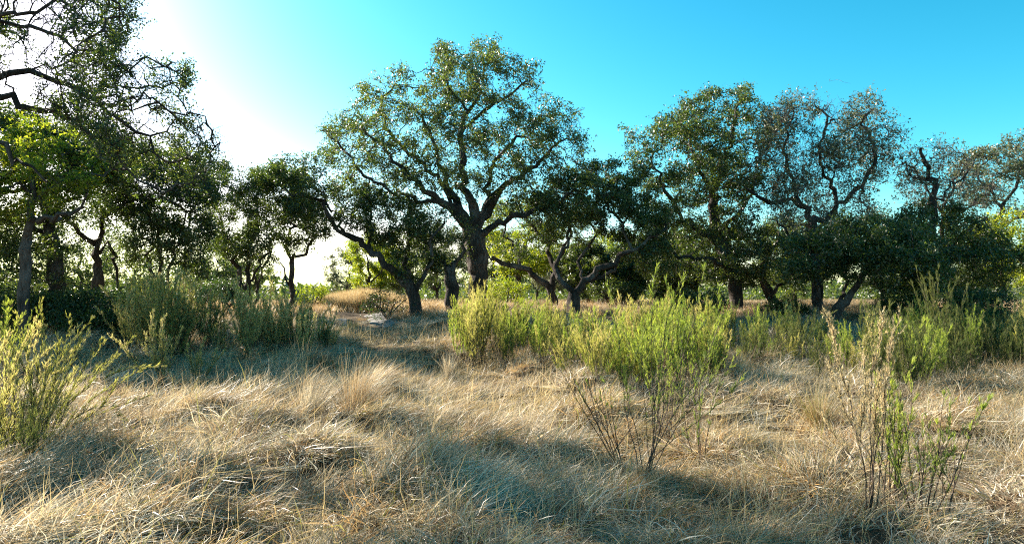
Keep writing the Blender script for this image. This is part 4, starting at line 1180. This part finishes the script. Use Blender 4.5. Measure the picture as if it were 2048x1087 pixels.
def scatter(n, y0, y1, rng, power=1.0):
    """points in the widened view wedge, uniform per area when power = 1"""
    u = rng.random(n)
    y = np.sqrt(y0 ** 2 + u * (y1 ** 2 - y0 ** 2)) if power == 1 else y0 + (y1 - y0) * u ** power
    x = rng.uniform(-1, 1, n) * (0.80 * y + 1.2)
    return x, y

gr = np.random.default_rng(123)
S3 = ['straw', 'straw_gold', 'straw_grey']
def build_grass():
    # 1: matted layer
    srcs = []
    for k in range(6):
        g = 'straw_gold' if k % 2 else 'straw'
        srcs.append(grass_source('matted_grass', gr, [
            dict(n=90, R0=.24, h0=.22, h1=.56, lean=(.6, 0), bend=.46, w=.0092, mats=[g, 'straw_grey', 'grass_green'], mat_p=[.6, .34, .06], curl=.2, up=.42),
            dict(n=14, R0=.30, h0=.18, h1=.42, lean=(.4, 0), bend=.30, w=.006, mats=S3, curl=.25, up=.8)]))
    n = 17500
    x, y = scatter(n, 4.6, 27, gr)
    keep = gr.random(n) < np.clip(1.25 - y / 40, .3, 1)
    keep &= ~(((np.abs(x - path_x(y) + .62) < .42) | (np.abs(x - path_x(y) - .75) < .5)) & (y > 21.3) & (y < 29.5))
    x, y = x[keep], y[keep]
    ox, oy, td, tr = tussocks(x, y)
    w = smooth(.05, .4, td) * .9 + .1
    flow = .45 + 1.3 * vnoise(x / 2.6, y / 2.6, seed=51)
    ang = np.arctan2(oy * w + .16 * np.sin(flow), ox * w + .26 * np.cos(flow)) + gr.normal(size=len(x)) * .42
    gap = ((td > .48) & (gr.random(len(x)) < .6)) | ((np.exp(-((x - path_x(y)) / 1.1) ** 2) * smooth(10, 14, y) > .45) & (gr.random(len(x)) < .5))  # hollows and trampled trail laid barer; dark soil also stands in for shade
    x, y, ang, td, tr = [q[~gap] for q in (x, y, ang, td, tr)]
    trk = np.exp(-((x - path_x(y)) / 1.1) ** 2) * smooth(9, 13, y)
    hv = np.interp(y, [6, 14, 25], [1, .9, .75]) * (1 + .45 * vnoise(x / 1.3, y / 1.1, seed=53) + .3 * vnoise(x / .5, y / .5, seed=54)) * (1 - .75 * trk) * (.48 + .58 * tr) * np.interp(td, [0, .3, .65], [1.15, 1, .6])
    s = gr.uniform(.75, 1.25, len(x))
    sc = np.stack([s, s, s * np.clip(hv, .3, 1.7)], -1)
    pts = np.stack([x, y, ground(x, y)], -1)
    instancer('dry_grass', 'matted sunbleached dry grass covering the clearing', pts, ang, gr.normal(size=(len(x), 2)) * .12, sc, gr.integers(0, 3, len(x)) * 2 + (vnoise(x / 1.9, y / 1.6, seed=56) + (tr * 7.3 % 1 - .5) * .7 + gr.normal(size=len(x)) * .15 > .08), srcs)
    # 2: longer combed grass of the left foreground, leaning to the right
    srcs = [grass_source('combed_grass', gr, [dict(n=52, R0=.22, h0=.35, h1=.70, lean=(.75, .1), bend=.15, w=.0072, mats=['straw', 'straw_grey', 'straw_gold'], mat_p=[.4, .4, .2], curl=.15, up=.7)]) for k in range(4)]
    x, y = scatter(5200, 4.8, 15, gr)
    m = vnoise(x / 1.5, y / 1.0, seed=61) + smooth(1.0, -3.5, x) * 0.9 - .55
    ok = (m > gr.random(len(x)) * .5) & (y < 13.5)
    x, y = x[ok], y[ok]
    s = gr.uniform(.65, 1.15, len(x))
    instancer('combed_grass', 'long pale grass combed over to the right by the wind in the left foreground', np.stack([x, y, ground(x, y)], -1),
              .35 + .45 * vnoise(x / 2, y / 2, seed=62) + gr.normal(size=len(x)) * .22, gr.normal(size=(len(x), 2)) * .1, np.stack([s, s, s * gr.uniform(.7, 1.1, len(x))], -1), gr.integers(0, 4, len(x)), srcs)
    # 3: fine curly grey-blue grass
    srcs = [grass_source('fine_grass', gr, [dict(n=80, R0=.2, h0=.16, h1=.36, lean=(.1, 0), bend=.24, w=.0052, mats=['straw_grey', 'grass_green', 'straw'], mat_p=[.65, .12, .23], curl=.34, up=1.0)]) for k in range(4)]
    x, y = scatter(5200, 4.8, 24, gr)
    ok = vnoise(x / 1.4, y / 1.2, seed=71) > .12
    x, y = x[ok], y[ok]
    s = gr.uniform(.7, 1.2, len(x))
    instancer('fine_grass', 'fine curly grey grass growing in low mounds among the dry straw', np.stack([x, y, ground(x, y)], -1), gr.uniform(0, 6.28, len(x)),
              gr.normal(size=(len(x), 2)) * .1, np.stack([s, s, s * gr.uniform(.6, 1.2, len(x))], -1), gr.integers(0, 4, len(x)), srcs)
    # loose bleached stems lying over the mat and standing out of it
    srcs = [grass_source('loose_stem', gr, [dict(n=9, R0=.3, h0=.35, h1=.85, lean=(.5, 0), bend=.2, w=.0075, mats=['seed_tan', 'straw_grey'], curl=.22, up=.7, seg=5),
                                            dict(n=3, R0=.3, h0=.45, h1=.8, lean=(.1, 0), bend=.03, w=.005, mats=['seed_tan'], curl=.05, up=2.0)]) for k in range(5)]
    x, y = scatter(3600, 4.8, 22, gr)
    s = gr.uniform(.6, 1.1, len(x))
    instancer('loose_stems', 'bleached loose grass stems lying across and rising from the mat', np.stack([x, y, ground(x, y) + .06], -1), gr.uniform(-1.4, 1.6, len(x)),
              gr.normal(size=(len(x), 2)) * .15, np.stack([s, s, s * gr.uniform(.5, 1.1, len(x))], -1), gr.integers(0, 5, len(x)), srcs)
    # 4: the field beyond the first trees
    srcs = [grass_source('field_grass', gr, [dict(n=130, R0=.8, h0=.2, h1=.46, lean=(.3, 0), bend=.16, w=.012, mats=['straw_gold', 'straw'], curl=.1, seg=3)]) for k in range(3)]
    x, y = scatter(11000, 25, 95, gr, power=1.5)
    s = gr.uniform(.7, 1.2, len(x)) * np.interp(y, [25, 32, 60, 95], [.8, 1, 1.4, 1.8])
    off = (np.abs(x - path_x(y)) > 1.4) | (y > 31)
    x, y, s = x[off], y[off], s[off]
    instancer('field_grass', 'tan dry grass of the open field beyond the oaks', np.stack([x, y, ground(x, y)], -1), gr.uniform(0, 6.28, len(x)),
              gr.normal(size=(len(x), 2)) * .06, np.stack([s, s, np.minimum(s, 1.1)], -1), gr.integers(0, 3, len(x)), srcs)
    # 5: tall tan stand at the end of the trail
    srcs = [grass_source('tall_grass', gr, [dict(n=90, R0=.35, h0=.7, h1=1.15, lean=(.05, 0), bend=.05, w=.009, mats=['straw_gold', 'straw', 'seed_tan'], curl=.06, up=1.6, seg=3)]) for k in range(3)]
    n = 900
    px = gr.uniform(655, 815, n); y = gr.uniform(31.5, 38, n)
    x = (px - 1024) / FPX * y
    hh = np.interp(px, [655, 690, 730, 770, 815], [.65, .9, 1.15, .9, .6]) * gr.uniform(.75, 1.05, n)
    instancer('tall_grass', 'tall tan grass stand closing the end of the trail', np.stack([x, y, ground(x, y)], -1), gr.uniform(0, 6.28, n),
              gr.normal(size=(n, 2)) * .05, np.stack([np.ones(n), np.ones(n), hh], -1), gr.integers(0, 3, n), srcs)
build_grass()

def tuft(name, label, px, py, n, r, h0, h1, lean, bend, mats, w=.004, up=1.3, curl=.1):
    g = gpt(px, py)
    V, F, rn, mi = blades(n, gr, r, h0, h1, lean, bend, w, mats, seg=5, disc=False, curl=curl, up=up)
    t = link(name, mesh(name, V, [F], [M[m] for m in mats], {'rnd': rn}, mat_idx=mi))
    t.location = [float(v) for v in g]; t['label'] = label; t['category'] = 'grass clump'
    return t
tuft('grass_tuft', 'big golden-based bunchgrass tuft standing alone in the sun at right', 1640, 893, 900, .16, .25, .75, (-.05, 0), .07, ['straw_gold', 'grass_green', 'straw'])
tuft('grass_tuft', 'thin upright pale stalks rising from the golden tuft at right', 1642, 880, 60, .16, .6, 1.0, (0, 0), .03, ['seed_tan', 'straw_grey'], w=.004, up=2.2)
tuft('grass_tuft', 'pale upright fan of stalks beside the trail in the middle', 897, 765, 170, .14, .35, .75, (0, 0), .04, ['straw_grey', 'straw'], w=.007, up=2)
tuft('grass_tuft', 'orange-brown tuft in the grass at left centre', 520, 872, 500, .12, .2, .5, (0, 0), .05, ['straw_gold'], w=.004)
tuft('grass_tuft', 'orange-brown upright tuft right of the tall leaning grass', 803, 855, 320, .10, .25, .5, (.03, 0), .05, ['straw_gold'], w=.004)
tuft('grass_tuft', 'tall grass clump swept to the right in the middle of the clearing', 705, 862, 900, .30, .6, 1.15, (.45, 0), .08, ['straw_grey', 'straw', 'straw_gold'], w=.0045)
tuft('grass_tuft', 'swept grass clump just left of the tall leaning one', 610, 880, 700, .30, .5, .95, (.50, 0), .09, ['straw_grey', 'straw'], w=.0042)
tuft('grass_tuft', 'slender pale seed stalks standing in shade left of centre', 605, 800, 46, .35, .7, 1.15, (.05, 0), .03, ['seed_tan', 'straw_grey'], w=.005, up=2.4)
tuft('grass_tuft', 'yellow-green tuft between the pale ruts of the trail', 703, 665, 300, .2, .3, .6, (0, 0), .08, ['broom', 'straw_gold'], w=.009)
tuft('grass_tuft', 'tan tuft low in the shade at the right end of the clearing', 1478, 790, 400, .2, .3, .7, (0, 0), .08, ['straw', 'straw_gold'], w=.006)
tuft('grass_tuft', 'straw-coloured tuft at the foot of the tall splayed weed', 1290, 1015, 420, .12, .2, .5, (0, 0), .07, ['straw_gold', 'straw'])
tuft('grass_tuft', 'brown rounded tuft beside the trail before the thicket', 930, 720, 500, .25, .3, .65, (0, 0), .1, ['straw_gold', 'straw'], w=.007)
